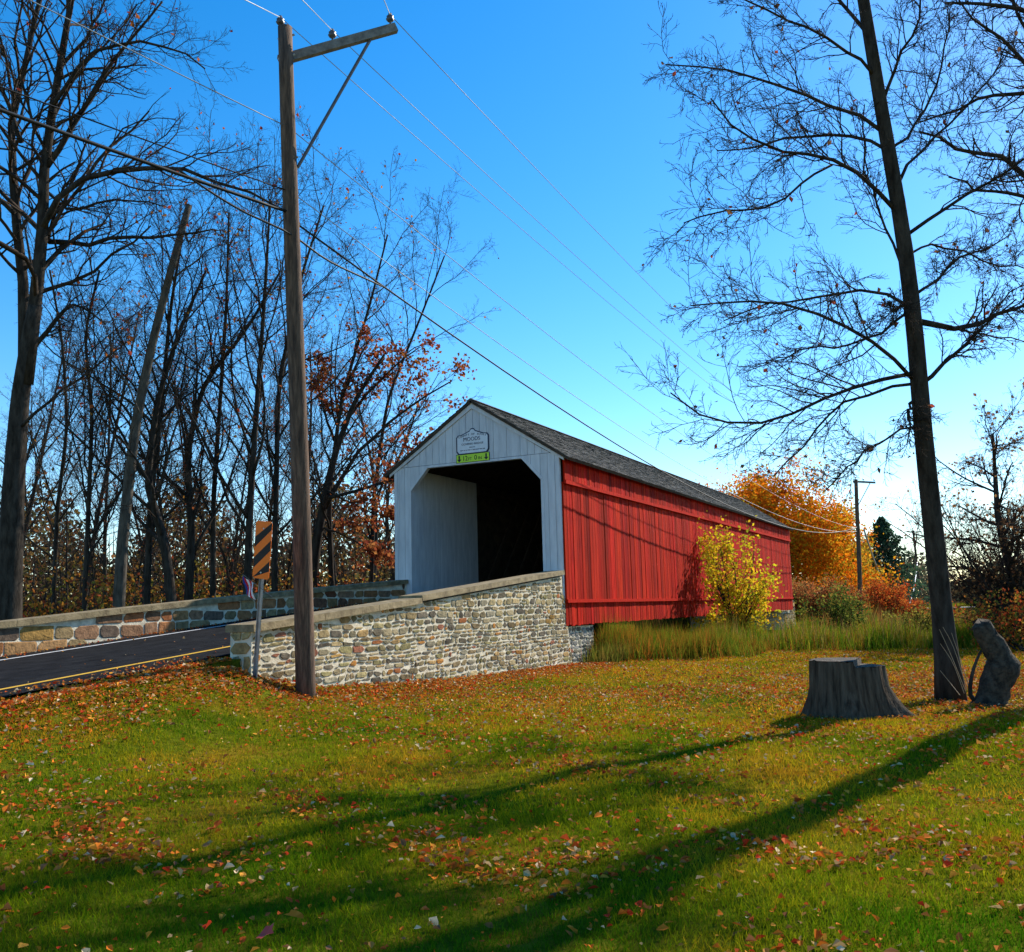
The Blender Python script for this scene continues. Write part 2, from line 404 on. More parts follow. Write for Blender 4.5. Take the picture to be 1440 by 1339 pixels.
# rake boards
for s in (-1,1):
    xm=-W_/2; xe=xm+s*(W_/2+OV)
    mb=MB()
    mb.prism([(xm,-.075,ZA-.04),(xe,-.075,ZE-.04),(xe,-.075,ZE-.20),(xm,-.075,ZA-.27)][::s],(0,.04,0),(1,1,1)); ch(mb,'rake_board',M['white'])
# roof: two decks with courses of shingles
def roof_side(s):
    xm=-W_/2; run=W_/2+OV+.17; drop=(ZA-ZE)*run/(W_/2+OV)
    sl_=math.hypot(run,drop); ux,uz=s*run/sl_,-drop/sl_; nx_,nz_=s*drop/sl_,run/sl_
    deck=MB(); y0,y1=-.13,LEN+.12
    A=np.array([xm,y0,ZA-.03]); B=A+np.array([ux*sl_,0,uz*sl_])
    deck.prism([A,B,B-np.array([nx_,0,nz_])*.07,A-np.array([nx_,0,nz_])*.07][::s],(0,y1-y0,0)); ro=ch(deck,'roof',M['darkwood'])
    mb=MB(); rows=25; ex=sl_/rows; r2=np.random.RandomState(11+s)
    for r in range(rows):
        y=y0-r2.rand()*.1
        while y<y1:
            wd=r2.uniform(.12,.24); ya,yb=max(y,y0-.015),min(y+wd-.008,y1); y+=wd
            if yb-ya<.02: continue
            th=r2.uniform(.016,.030); e1=(r+1)*ex+r2.uniform(-.012,.016); e0=max(r*ex-.05,0)
            P0=np.array([xm,0,ZA-.03]); u=np.array([ux,0,uz]); n_=np.array([nx_,0,nz_])
            a0=P0+u*e0+n_*.004; a1=P0+u*e1+n_*.008
            c=r2.uniform(.6,1.35); col=(c*r2.uniform(.97,1.06),c,c*r2.uniform(.92,1.02))
            Yv=lambda p,yy:(p[0],yy,p[2])
            lo=[Yv(a0,ya),Yv(a1,ya),Yv(a1,yb),Yv(a0,yb)]; hi=[Yv(a0+n_*.004,ya),Yv(a1+n_*th,ya),Yv(a1+n_*th,yb),Yv(a0+n_*.004,yb)]
            mb.hexa(lo+hi,col)
    o=mb.build('shingles',M['shingle']); o.parent=ro; o['kind']='stuff'
    return ro
roof_side(1); roof_side(-1)
mb=MB(); mb.prism([(-W_/2-.14,-.14,ZA-.05),(-W_/2,-.14,ZA+.035),(-W_/2+.14,-.14,ZA-.05)],(0,LEN+.27,0),(.8,.8,.8)); ch(mb,'ridge_cap',M['shingle'])
# far portal wall
mb=MB(); mb.prism([(-W_,LEN+.02,ZO),(0,LEN+.02,ZO),(-W_/2,LEN+.02,ZA-.15)],(0,.05,0),(1,1,1)); mb.box((-W_,LEN+.02,ZF-.3),(-W_+.7,LEN+.07,ZO),(1,1,1)); mb.box((-.7,LEN+.02,ZF-.3),(0,LEN+.07,ZO),(1,1,1)); ch(mb,'far_portal',M['white'])

# ------------------------------------------------------------------ signs on the portal
def text_mesh(txt,size,mtl,extr=.003,align='CENTER',xscale=1.0):
    c=bpy.data.curves.new('t','FONT'); c.body=txt; c.size=size; c.extrude=extr; c.align_x=align; c.align_y='CENTER'; c.resolution_u=3
    o=bpy.data.objects.new('t',c); COL.objects.link(o)
    dg=bpy.context.evaluated_depsgraph_get(); me=bpy.data.meshes.new_from_object(o.evaluated_get(dg))
    bpy.data.objects.remove(o); bpy.data.curves.remove(c)
    me.materials.clear(); me.materials.append(mtl)
    n=len(me.vertices); co=np.zeros(n*3); me.vertices.foreach_get('co',co); co=co.reshape(-1,3); co[:,0]*=xscale
    co=np.stack([co[:,0],-co[:,2],co[:,1]],-1)         # stand upright, facing -Y
    me.vertices.foreach_set('co',co.ravel()); me.update(); return me
SX=-2.80
def put(me,name,parent,loc,rot=0):
    o=link(name,me,parent); o.location=loc; o.rotation_euler=(0,rot,0); return o
s1=tag(empty('name_plaque',(SX,-.045,6.62)),'pale shaped plaque with navy border lettered with the bridge name on gable','sign')
out=[(-.56,-.27),(-.49,-.36),(.49,-.36),(.56,-.27),(.56,.17),(.50,.24),(.38,.25),(.16,.33),(.10,.35),(.06,.41),(0,.43),(-.06,.41),(-.10,.35),(-.16,.33),(-.38,.25),(-.50,.24),(-.56,.17)]
inn=[(x*.93,(z-.02)*.91+.02) for x,z in out]
mb=MB(); n=len(out); V=[(0,0,0)]+[(x,0,z) for x,z in out]+[(x,-.012,z) for x,z in out]+[(0,-.012,0)]
mb.add(V,[(1+i,1+(i+1)%n,1+n+(i+1)%n,1+n+i) for i in range(n)],[(1+n+i,1+n+(i+1)%n,2*n+1) for i in range(n)]); mb.build('border',M['navy'],s1)
mb=MB(); V=[(x,-.013,z) for x,z in inn]+[(x,-.018,z) for x,z in inn]+[(0,-.018,0)]
mb.add(V,[(i,(i+1)%n,n+(i+1)%n,n+i) for i in range(n)],[(n+i,n+(i+1)%n,2*n) for i in range(n)]); mb.build('face',M['signwhite'],s1)
cz=lambda x:.215-.16*x*x/.16*.35
txt='COUNTY OF BUCKS'
for k,chh in enumerate(txt):
    if chh==' ': continue
    x=(k-(len(txt)-1)/2)*.064
    put(text_mesh(chh,.085,M['navy']),'letter',s1,(x,-.021,.235-.30*x*x),rot=.62*x)
put(text_mesh('MOODS',.17,M['navy'],xscale=.95),'lettering',s1,(-.02,-.021,.09))
put(text_mesh('COVERED BRIDGE',.082,M['navy'],xscale=1.12),'lettering',s1,(0,-.021,-.055))
r_=np.random.RandomState(8)
for zc_,half in ((-.155,.10),(-.235,.42)):
    mb=MB(); x=-half
    while x<half:
        wl=r_.uniform(.012,.03); mb.box((x,-.0195,zc_-r_.uniform(.010,.018)),(x+wl,-.0183,zc_+r_.uniform(.008,.016))); x+=wl+r_.choice([.007,.007,.02])
    mb.build('small_print',M['navy'],s1)
s2=tag(empty('clearance_sign',(SX,-.045,6.14)),'lime yellow height limit sign reading 12FT 0IN under the plaque','sign')
mb=MB(); mb.box((-.57,-.012,-.13),(.57,0,.13)); mb.build('border',M['black'],s2)
mb=MB(); mb.box((-.555,-.016,-.115),(.555,-.0125,.115)); mb.build('face',M['lime'],s2)
for sx in (-.46,.46):
    mb=MB(); mb.box((sx-.025,-.021,-.02),(sx+.025,-.0165,.09)); mb.prism([(sx-.075,-.021,-.02),(sx+.075,-.021,-.02),(sx,-.021,-.10)],(0,.0045,0)); mb.build('arrow',M['black'],s2)
put(text_mesh('12',.21,M['black'],xscale=.9),'lettering',s2,(-.26,-.019,-.005))
put(text_mesh('FT',.13,M['black'],xscale=.9),'lettering',s2,(-.09,-.019,-.03))
put(text_mesh('0',.21,M['black'],xscale=.95),'lettering',s2,(.10,-.019,-.005))
put(text_mesh('IN',.13,M['black'],xscale=.95),'lettering',s2,(.25,-.019,-.03))

# ------------------------------------------------------------------ stone walls
PAL=[(.40,.32,.19),(.33,.28,.18),(.48,.39,.24),(.25,.21,.15),(.54,.41,.22),(.40,.33,.17),(.31,.23,.13),(.47,.31,.14),(.42,.37,.26),(.20,.17,.13),(.36,.31,.15),(.45,.36,.20)]
ACC=[(.52,.24,.07),(.45,.17,.07),(.50,.30,.10),(.38,.16,.10)]
def layout(u0,u1,zlo,zhi,hr,wr,rs_,acc=.06,pal=PAL,acol=ACC):
    """irregular courses of stones in (u,z); returns list of (polygon, colour)"""
    out=[]; z=min(zlo(u) for u in np.linspace(u0,u1,30))-.05; ztop=max(zhi(u) for u in np.linspace(u0,u1,30))
    ph=rs_.rand(3)*6
    wav=lambda u,zz:.018*math.sin(u*1.3+ph[0]+zz*3)+.010*math.sin(u*4.7+ph[1]+zz*5)
    while z<ztop:
        h=rs_.uniform(*hr); u=u0-rs_.rand()*.2
        while u<u1:
            wd=rs_.uniform(*wr)*(1.0 if h<np.mean(hr) else 1.15); a,b=max(u,u0),min(u+wd,u1); u+=wd
            if b-a<.06: continue
            pieces=[(z,z+h)]
            if rs_.rand()<.28 and h>hr[0]*1.5 and wd<np.mean(wr)*1.3:
                mz=z+h*rs_.uniform(.4,.6); pieces=[(z,mz),(mz,z+h)]
            for (za,zb) in pieces:
                g=rs_.uniform(.008,.022); j=lambda:rs_.uniform(-.03,.03)
                um=(a+b)/2; zm=(za+zb)/2
                if zm<zlo(um)-.03 or zm>zhi(um)-.02: continue
                L_,R_,B_,T_=a+g,b-g,za+g,zb-g
                cx=min(.22*(R_-L_),.05); cz_=min(.3*(T_-B_),.05)
                k1,k2,k3,k4=[rs_.uniform(.15,1.9) for _ in range(4)]
                pl=[(L_+cx*k1,B_),(R_-cx*k2,B_+j()*.6),(R_,B_+cz_*k2),(R_+j()*.5,T_-cz_*k3),(R_-cx*k3,T_+j()*.6),(L_+cx*k4,T_),(L_+j()*.5,T_-cz_*k4),(L_,B_+cz_*k1)]
                pl=[(p,min(max(q_+wav(p,z),zlo(p)-.04),zhi(p))) for p,q_ in pl]
                zz=[q_ for _,q_ in pl]
                if max(zz)-min(zz)<.03: continue
                c=np.array(acol[rs_.randint(len(acol))] if rs_.rand()<acc else pal[rs_.randint(len(pal))])*rs_.uniform(.50,1.05)
                out.append((pl,c))
        z+=h
    return out
def stone_mesh(mbb,pl,col,place,rs_,proud=.015):
    n=len(pl); c=np.mean(pl,0); k=.88
    d=rs_.uniform(.6,1.3)*proud
    o_=[place(u,z,-.02) for u,z in pl]; m_=[place(u,z,d*.6) for u,z in pl]
    i_=[place(c[0]+(u-c[0])*k,c[1]+(z-c[1])*k,d*rs_.uniform(.85,1.25)) for u,z in pl]
    V=o_+m_+i_+[place(c[0],c[1],d*rs_.uniform(.9,1.4))]
    Q=[(i,(i+1)%n,n+(i+1)%n,n+i) for i in range(n)]+[(n+i,n+(i+1)%n,2*n+(i+1)%n,2*n+i) for i in range(n)]
    T=[(2*n+i,2*n+(i+1)%n,3*n) for i in range(n)]
    mbb.add(V,Q,T,col)
def stone_set(stones,place,rs_,parent,key,limit,proud=.015):
    stones=sorted(stones,key=key); rest=MB()
    for k,(pl,c) in enumerate(stones):
        if k<limit:
            mb=MB(); stone_mesh(mb,pl,c,place,rs_,proud); mb.build('stone',M['stone'],parent)
        else: stone_mesh(rest,pl,c,place,rs_,proud)
    if rest.n:
        o=rest.build('small_stones',M['stone'],parent); o['kind']='stuff'
def area(pl):
    a=0
    for (x0,y0),(x1,y1) in zip(pl,pl[1:]+pl[:1]): a+=x0*y1-x1*y0
    return abs(a)/2

# right wing wall: outer face at X=0, sloping with the road
rs=np.random.RandomState(21)
capR=lambda Y:float(np.interp(Y,[-12.75,-7.6,-.1],[1.50,1.925,2.62]))      # underside of the cap = cap top - .13
topR=lambda Y:capR(Y)-.13
rw=tag(empty('stone_wing_wall',(0,-6,0)),'sunlit rubble stone wing wall with pale mortar in front of the bridge','stone wall')
def RW(o): o.location=(0,6,0); return o
YE=-12.70
endY=lambda z:-.12+.62*max(0,(2.45-z)/2.45)
core=MB()
ysw=np.linspace(YE,-.12,26)
for a,b in zip(ysw[:-1],ysw[1:]):
    last=(b==ysw[-1])
    la,lb=g1(.3,a)-.4,g1(.3,b)-.4
    yb0=b+(.66 if last else 0)
    core.hexa([(-.45,a,la),(-.0,a,la),(-.0,yb0,lb),(-.45,yb0,lb),(-.45,a,topR(a)),(-.0,a,topR(a)),(-.0,b,topR(b)),(-.45,b,topR(b))])
RW(core.build('mortar_core',M['mortar'],rw))
st=layout(YE+.02,.50,lambda u:g1(.12,u)-.02,lambda u:topR(min(u,-.12)) if u<-.12 else topR(-.12)-(u+.12)*2.45/.62,(.065,.185),(.10,.40),rs,acc=.08)
stone_set(st,lambda u,z,d:(d,u+6,z),rs,rw,lambda s:-area(s[0])*(1344/(abs(np.mean([p[0] for p in s[0]])+27)))**2,290)
# end face of the wall towards the camera side (facing -Y): big quoins
ste=layout(-.45,0,lambda u:g1(.1,YE)-.1,lambda u:topR(YE),(.20,.30),(.25,.5),rs,acc=0)
stone_set(ste,lambda u,z,d:(u,YE-d+6,z),rs,rw,lambda s:0,20,.02)
# inner face towards the road
sti=layout(YE+.02,-.15,lambda u:float(road_z(u))-.02,lambda u:topR(u),(.14,.26),(.25,.55),rs)
mb=MB()
for pl,c in sti: stone_mesh(mb,pl,c,lambda u,z,d:(-.45-d,u+6,z),rs)
o=mb.build('small_stones',M['stone'],rw); o['kind']='stuff'
# cap slabs, the lower run tucked under the upper one
cuts=[YE-.06,-10.9,-9.2,-7.62,-5.6,-3.6,-1.8,-.10]
for k,(a,b) in enumerate(zip(cuts[:-1],cuts[1:])):
    mb=MB(); up=.05 if a>=-7.7 else 0.0
    j=0.0; ga,gb=a+.008,b-.004
    xo=.10; zb=[topR(max(ga,YE))+up+j,topR(gb)+up+j]
    V=[(-.52,ga+6,zb[0]),(xo,ga+6,zb[0]),(xo,gb+6,zb[1]),(-.52,gb+6,zb[1])]
    mb.hexa(V+[(x+(.012 if x<0 else -.012),y,z+.12) for x,y,z in V]); mb.build('cap_slab',M['cap'],rw)

# left parapet: low wall beyond the road
lp=tag(empty('stone_parapet',(-5.8,-8,0)),'low rubble stone parapet with rust coloured stones along far side of road','stone wall')
capL=lambda Y:float(np.interp(Y,[-40,-13.4,-9.5,.2],[.75,1.58,1.90,2.61]))
ysl=np.concatenate([np.linspace(-34,-16,8),np.linspace(-15,-.05,22)])
core=MB()
for a,b in zip(ysl[:-1],ysl[1:]):
    fa,fb=float(left_face(a)),float(left_face(b)); za,zb=capL(a)-.12,capL(b)-.12; ra,rb=float(road_z(a))-.6,float(road_z(b))-.6
    core.hexa([(fa-.45+5.8,a+8,ra-.6),(fa+5.8,a+8,ra-.6),(fb+5.8,b+8,rb-.6),(fb-.45+5.8,b+8,rb-.6),(fa-.45+5.8,a+8,za),(fa+5.8,a+8,za),(fb+5.8,b+8,zb),(fb-.45+5.8,b+8,zb)])
core.build('mortar_core',M['mortar'],lp)
PAL2=[(.36,.14,.06),(.40,.18,.08),(.28,.12,.07),(.42,.24,.11),(.30,.17,.10),(.38,.27,.14),(.22,.16,.12)]
st=layout(-17.5,-.1,lambda u:float(road_z(u))-.03,lambda u:capL(u)-.12,(.20,.34),(.30,.70),rs,acc=.1,pal=PAL2)
stone_set(st,lambda u,z,d:(float(left_face(u))+d+5.8,u+8,z),rs,lp,lambda s:-area(s[0]),140)
for k,(a,b) in enumerate(zip(np.arange(-34,-.2,2.4),np.arange(-34,-.2,2.4)+2.4)):
    b=min(b,-.06); mb=MB(); fa,fb=float(left_face(a)),float(left_face(b))
    V=[(fa-.52+5.8,a+.006+8,capL(a)-.12),(fa+.09+5.8,a+.006+8,capL(a)-.12),(fb+.09+5.8,b-.004+8,capL(b)-.12),(fb-.52+5.8,b-.004+8,capL(b)-.12)]
    mb.hexa(V+[(x,y,z+.12) for x,y,z in V]); mb.build('cap_slab',M['cap'],lp)

# abutments
ab=tag(empty('stone_abutment',(-.1,1.4,0)),'grey rubble stone abutment under the near end of the red siding','stone wall')
mb=MB(); mb.box((-W_+.1-.0,-1.05,-.6),(-.12+.1,1.0,ZBOT-.04)); mb.build('mortar_core',M['mortar'],ab)
st=layout(.40,2.40,lambda u:-.05,lambda u:ZBOT-.05,(.10,.2),(.14,.4),rs,acc=.03,pal=[(.26,.26,.25),(.20,.2,.2),(.32,.31,.29),(.17,.17,.16),(.28,.26,.2)])
stone_set(st,lambda u,z,d:(-.12+d+.1,u-1.4,z),rs,ab,lambda s:-area(s[0]),120)
st=layout(-W_,-.12,lambda u:-.4,lambda u:ZBOT-.05,(.15,.28),(.2,.5),rs)
mb=MB()
for pl,c in st: stone_mesh(mb,pl,c,lambda u,z,d:(u+.1,2.40+d-1.4,z),rs)
o=mb.build('small_stones',M['stone'],ab); o['kind']='stuff'
ab2=tag(empty('far_abutment',(-.1,32.6,0)),'pale stone abutment under the far end of the bridge','stone wall')
mb=MB(); mb.box((-W_,-.8,-2.5),(-.12,2.6,ZBOT-.04)); mb.build('mortar_core',M['mortar'],ab2)
st=layout(31.8,35.1,lambda u:-1.2,lambda u:ZBOT-.05+(.6 if u>33.9 else 0),(.15,.28),(.2,.5),rs)
stone_set(st,lambda u,z,d:(-.02+d,u-32.6,z),rs,ab2,lambda s:-area(s[0]),60)

def nz(v): return v/(np.linalg.norm(v,axis=-1,keepdims=True)+1e-9)
def resample(pts,k):
    pts=np.array(pts,float); d=np.r_[0,np.cumsum(np.linalg.norm(np.diff(pts,axis=0),axis=1))]; t=np.linspace(0,d[-1],k)
    # smooth by cubic-ish interpolation
    return np.stack([np.interp(t,d,pts[:,i]) for i in range(3)],-1)
def smooth(p,it=2):
    p=p.copy()
    for _ in range(it): p[1:-1]=.25*p[:-2]+.5*p[1:-1]+.25*p[2:]
    return p
# ------------------------------------------------------------------ utility poles and wires
def curve_wire(name,a,b,sag,r,m_,label,cat='wire',group=None,n=28):
    t=np.linspace(0,1,n)[:,None]; p=np.array(a)*(1-t)+np.array(b)*t; p[:,2]-=sag*4*(t*(1-t))[:,0]
    mb=MB(); mb.tubes(p[None],np.full((1,n),r),4); o=mb.build(name,m_,smooth=True)
    return tag(o,label,cat,group)
PB=P(428,700,15.8)
base_A=atX(430,980,.55); zA=g1(.62,base_A[1]); 
topA=P(402,38,15.95)
def utility_pole(base,top,r0,r1,armdir,armlen,armz,label,small=False):
    base=np.array(base,float); top=np.array(top,float)
    root=tag(empty('utility_pole',base),label,'utility pole','utility poles along the road')
    k=14; t=np.linspace(-.05,1,k)[:,None]; p=(top-base)*t
    p[:,0]+=.02*np.sin(t[:,0]*5); mb=MB(); mb.tubes(p[None],np.linspace(r0,r1,k)[None],10 if small else 18); mb.build('pole',M['pole'],root,True)
    d=np.array(armdir,float); d/=np.linalg.norm(d); ax=(top-base)*armz
    side=np.cross(d,(0,0,1)); side/=np.linalg.norm(side)
    a=ax+side*(-r1-.04)-d*.12; e=a+d*armlen
    hw=.055; hz=.075; upv=np.cross(side,d)
    V=[a-side*hw-upv*hz,a+side*hw-upv*hz,e+side*hw-upv*hz,e-side*hw-upv*hz,a-side*hw+upv*hz,a+side*hw+upv*hz,e+side*hw+upv*hz,e-side*hw+upv*hz]
    mb=MB(); mb.hexa(V); mb.build('crossarm',M['arm'],root)
    br_=a+d*(armlen*.77)-upv*.05; lo=(top-base)*(armz-.175)
    mb=MB(); mb.tubes(np.array([[br_,lo+d*(r1+.02)]]),np.full((1,2),.03),6); mb.build('brace',M['bracemat'],root)
    ins=[]
    for f in (None,.46,.965):
        c=(top-base)+np.array([0,0,.0]) if f is None else a+d*armlen*f+upv*hz
        if f is None: c=c-d*.10
        h=np.array([[c,c+(0,0,.07),c+(0,0,.075),c+(0,0,.11),c+(0,0,.125),c+(0,0,.16),c+(0,0,.17),c+(0,0,.22)]])
        mb=MB(); mb.tubes(h,np.array([[.014,.014,.05,.075,.05,.065,.04,.03]]),10); mb.build('insulator',M['ceramic'],root,True); ins.append(base+c+np.array([0,0,.20]))
    if not small:
        for z,s_ in ((.985,.06),(.955,.06),(armz-.175,.05),(.80,.05),(.70,.05),(.675,.05)):
            c=(top-base)*z; mb=MB(); dd=d*(r1+.03); mb.tubes(np.array([[c-dd,c+dd]]),np.full((1,2),.018),6); mb.build('bolt',M['metal'],root)
    return root,ins
bA=np.array([base_A[0],base_A[1],zA])
armdir=P(566,33,16.6)-P(412,76,15.9)
upA=topA-bA
poleA,insA=utility_pole(bA,topA,.168,.118,armdir,float(np.linalg.norm(armdir))+.15,(76-980)/(38-980.)*1.0,'tall weathered wooden utility pole standing before the stone wing wall')
tB=P(1204,674,75); bB=P(1210,860,75); bB[2]=g1(bB[0],bB[1])
dB=P(1243,672,76.5)-P(1204,676,75); dB[2]=0
poleB,insB=utility_pole(bB,tB,.19,.14,dB,2.4,.985,'dark utility pole rising beside the orange maple beyond the bridge',True)
tC=P(1284,746,134); bC=P(1296,850,134); bC[2]=g1(bC[0],bC[1])
rootC=tag(empty('utility_pole',bC),'small leaning utility pole at the far roadside','utility pole','utility poles along the road')
k=6; t=np.linspace(-.03,1,k)[:,None]; mb=MB(); mb.tubes(((tC-bC)*t)[None],np.linspace(.2,.14,k)[None],8); mb.build('pole',M['pole'],rootC,True)
mb=MB(); c=(tC-bC)*.98; dC=np.array(RT)*1.25; mb.tubes(np.array([[c-dC,c+dC]]),np.full((1,2),.07),5); mb.build('crossarm',M['arm'],rootC)
# wires: near pole to the next pole beyond the bridge, and back over the road behind the camera's left
names=['top conductor wire from near pole head','middle conductor wire on the crossarm','outer conductor wire at the crossarm tip']
back=(bA-bB)/np.linalg.norm(bA-bB)
# left-going ends follow where each wire leaves the photograph
lefts=[((345,0),14.2),((425,0),15.0),((540,0),15.8)]
for i in range(3):
    curve_wire('power_line',insA[i],insB[i],1.1,.009,M['wire'],names[i]+' running to the far pole','wire','power lines')
    q=P(*lefts[i][0],lefts[i][1]); dirv=q-insA[i]; e=insA[i]+dirv/np.linalg.norm(dirv)*30
    curve_wire('power_line',insA[i],e,.0,.009,M['wire'],names[i]+' leaving over the road','wire','power lines')
def polept(y,off=.16):
    t=(980-y)/(980-38.); c=bA+(topA-bA)*t; return c-np.array(RT)*off*.0
n1=polept(181); curve_wire('neutral_wire',n1,P(1205,743,75),1.3,.010,M['wire'],'pale neutral wire below the crossarm running to the far pole','wire','power lines')
q=P(60,0,12.6); d_=q-n1; curve_wire('neutral_wire',n1,n1+d_/np.linalg.norm(d_)*22,.15,.010,M['wire'],'pale neutral wire crossing the bare tree at upper left','wire','power lines')
n2=polept(272); curve_wire('service_wire',n2,P(1205,740,75)+np.array([0,0,-.4]),1.7,.010,M['wire'],'thin service wire just above the thick cable','wire','power lines')
q=P(0,103,12.2); d_=q-n2; curve_wire('service_wire',n2,n2+d_/np.linalg.norm(d_)*20,.25,.012,M['cable'],'thin dark service wire crossing the left trees above the cable','wire','power lines')
n3=polept(302)
far=P(1206,741,75)
o=curve_wire('telephone_cable',n3+np.array([0,0,-.12]),far,2.2,.022,M['cable'],'thick black telephone cable sloping over the bridge roof','cable','telephone cables')
q=P(0,135,12.0); d_=q-n3; curve_wire('telephone_cable',n3,n3+d_/np.linalg.norm(d_)*20,.25,.03,M['cable'],'thick black telephone cable crossing the trees on the left','cable','telephone cables')
# slack loops of cable around the pole
cR=lambda t:(n3+np.array([0,0,-.12]))*(1-t)+far*t-np.array([0,0,2.2*4*t*(1-t)])
dl=d_/np.linalg.norm(d_)
lp_=np.array([n3+dl*2.2-np.array([0,0,.03]),n3+dl*1.5-np.array([0,0,.22]),n3+dl*.7-np.array([0,0,.36]),n3-np.array(FW)*.22-np.array([0,0,.34]),cR(.012)-np.array([0,0,.30]),cR(.025)-np.array([0,0,.16]),cR(.04)])
lp_=smooth(resample(lp_,16),2); mb=MB(); mb.tubes(lp_[None],np.full((1,len(lp_)),.018),5)
tag(mb.build('cable_loop',M['cable'],smooth=True),'slack black cable loop passing the pole below the brace','cable')
curve_wire('slack_cable',P(1215,745,75.2),P(1290,790,134),6.5,.07,M['wire'],'pale slack cable hanging between the two far poles','cable')

# ------------------------------------------------------------------ object marker sign and little flag
sb=atX(358,950,.22); sb[2]=g1(.22,sb[1])-.02; stp=P(373,733,float((sb-CAM)@FW)-.05)
sg=tag(empty('object_marker_sign',sb),'orange and black diagonally striped marker sign on a steel post by the road','sign')
ax=(stp-sb); ax_u=ax/np.linalg.norm(ax); Lp=float(np.linalg.norm(ax))
fr=np.array(RT)-np.array(FW)*.35; fr-=ax_u*(fr@ax_u); fr/=np.linalg.norm(fr); nrm=np.cross(fr,ax_u); 
if nrm@FW>0: nrm=-nrm
def S(u,v,d=0): return fr*u+ax_u*v+nrm*d
mb=MB()   # U-channel post
for (u0,u1,d0,d1) in ((-.03,.03,-.022,-.016),(-.034,-.028,-.022,.012),(.028,.034,-.022,.012)):
    mb.hexa([S(u0,-.3,d0),S(u1,-.3,d0),S(u1,-.3,d1),S(u0,-.3,d1),S(u0,Lp-.05,d0),S(u1,Lp-.05,d0),S(u1,Lp-.05,d1),S(u0,Lp-.05,d1)])
mb.build('post',M['metal'],sg)
H0=Lp-.915; PW=.152
mb=MB(); mb.prism([S(-PW,H0+.03,.02),S(-PW+.03,H0,.02),S(PW-.03,H0,.02),S(PW,H0+.03,.02),S(PW,Lp-.03,.02),S(PW-.03,Lp,.02),S(-PW+.03,Lp,.02),S(-PW,Lp-.03,.02)],nrm*.006); mb.build('panel',M['orange'],sg)
def stripe(v0):
    w_=.165; a=[(-PW+.004,v0),(PW-.004,v0+.30),(PW-.004,v0+.30+w_),(-PW+.004,v0+w_)]
    a=[(u,min(max(v,H0+.012),Lp-.012)) for u,v in a]
    mb=MB(); mb.prism([S(u,v,.0265) for u,v in a],nrm*.0015); mb.build('stripe',M['black'],sg)
for v0 in (H0-.17,H0+.16,H0+.49): stripe(v0)
for v in (.10,.80):
    mb=MB(); mb.tubes(np.array([[S(0,H0+v,.024),S(0,H0+v,.034)]]),np.full((1,2),.014),8); mb.build('bolt',M['metal'],sg)
fl=tag(empty('small_flag',sb+S(-.04,H0-.06,.03)),'tiny stars and stripes flag hanging under the striped marker sign','flag')
def FLP(u,v,d=0): return fr*u+ax_u*v+nrm*d
mb=MB(); mb.tubes(np.array([[FLP(-.28,.10,.02),FLP(.30,-.20,.02)]]),np.full((1,2),.005),5); mb.build('staff',M['arm'],fl)
rs=np.random.RandomState(5)
for k in range(5):
    mb=MB(); pts=[]
    for j in range(6):
        v=-j*.055; wob=.03*math.sin(j*1.1+k); pts+= [FLP(-.27+k*.036+j*.014,.08-k*.018+v,.02+wob),FLP(-.27+(k+1)*.036+j*.014,.08-(k+1)*.018+v,.02+.03*math.sin(j*1.1+k+1))]
    mb.add(pts,[(2*j,2*j+1,2*j+3,2*j+2) for j in range(5)]); mb.build('flag_stripe',M['flagblue'] if k<1 else (M['flagred'] if k%2 else M['flagwhite']),fl)

# ------------------------------------------------------------------ trees
def children(rg,paths,rads,lens,n,t0,t1,ang,lr,k,up=.0,wig=.18,rr=.6,rmin=.004,flat=None):
    """n child branches on every parent: returns paths (B*n,k,3), rads, lens"""
    B,kp,_=paths.shape
    t=t0+(t1-t0)*(np.arange(n)[None,:]+rg.rand(B,n))/n
    f=t*(kp-1); i=np.minimum(f.astype(int),kp-2); fr_=(f-i)[...,None]; bi=np.arange(B)[:,None]
    p=paths[bi,i]*(1-fr_)+paths[bi,i+1]*fr_; tg=nz(paths[bi,i+1]-paths[bi,i]); r=rads[bi,i]*(1-fr_[...,0])+rads[bi,i+1]*fr_[...,0]
    rv=rg.normal(size=(B,n,3)); pr=nz(rv-(rv*tg).sum(-1,keepdims=True)*tg)
    a=np.radians(rg.uniform(ang[0],ang[1],(B,n)))[...,None]
    d=nz(tg*np.cos(a)+pr*np.sin(a)+np.array([0,0,up]))
    L=lens[:,None]*lr*(1-.45*t)*rg.uniform(.55,1.25,(B,n))
    p=p.reshape(-1,3); d=d.reshape(-1,3); L=L.ravel(); r0=np.maximum(np.minimum(r.ravel()*rr,r.ravel()*.85),rmin)
    N=len(p); out=np.zeros((N,k,3)); out[:,0]=p
    for j in range(1,k):
        d=nz(d+rg.normal(size=(N,3))*wig+np.array([0,0,up*.25])); out[:,j]=out[:,j-1]+d*(L/(k-1))[:,None]
    rad=r0[:,None]*np.linspace(1,.35,k)[None,:]; rad=np.maximum(rad,rmin*.7)
    return out,rad,L
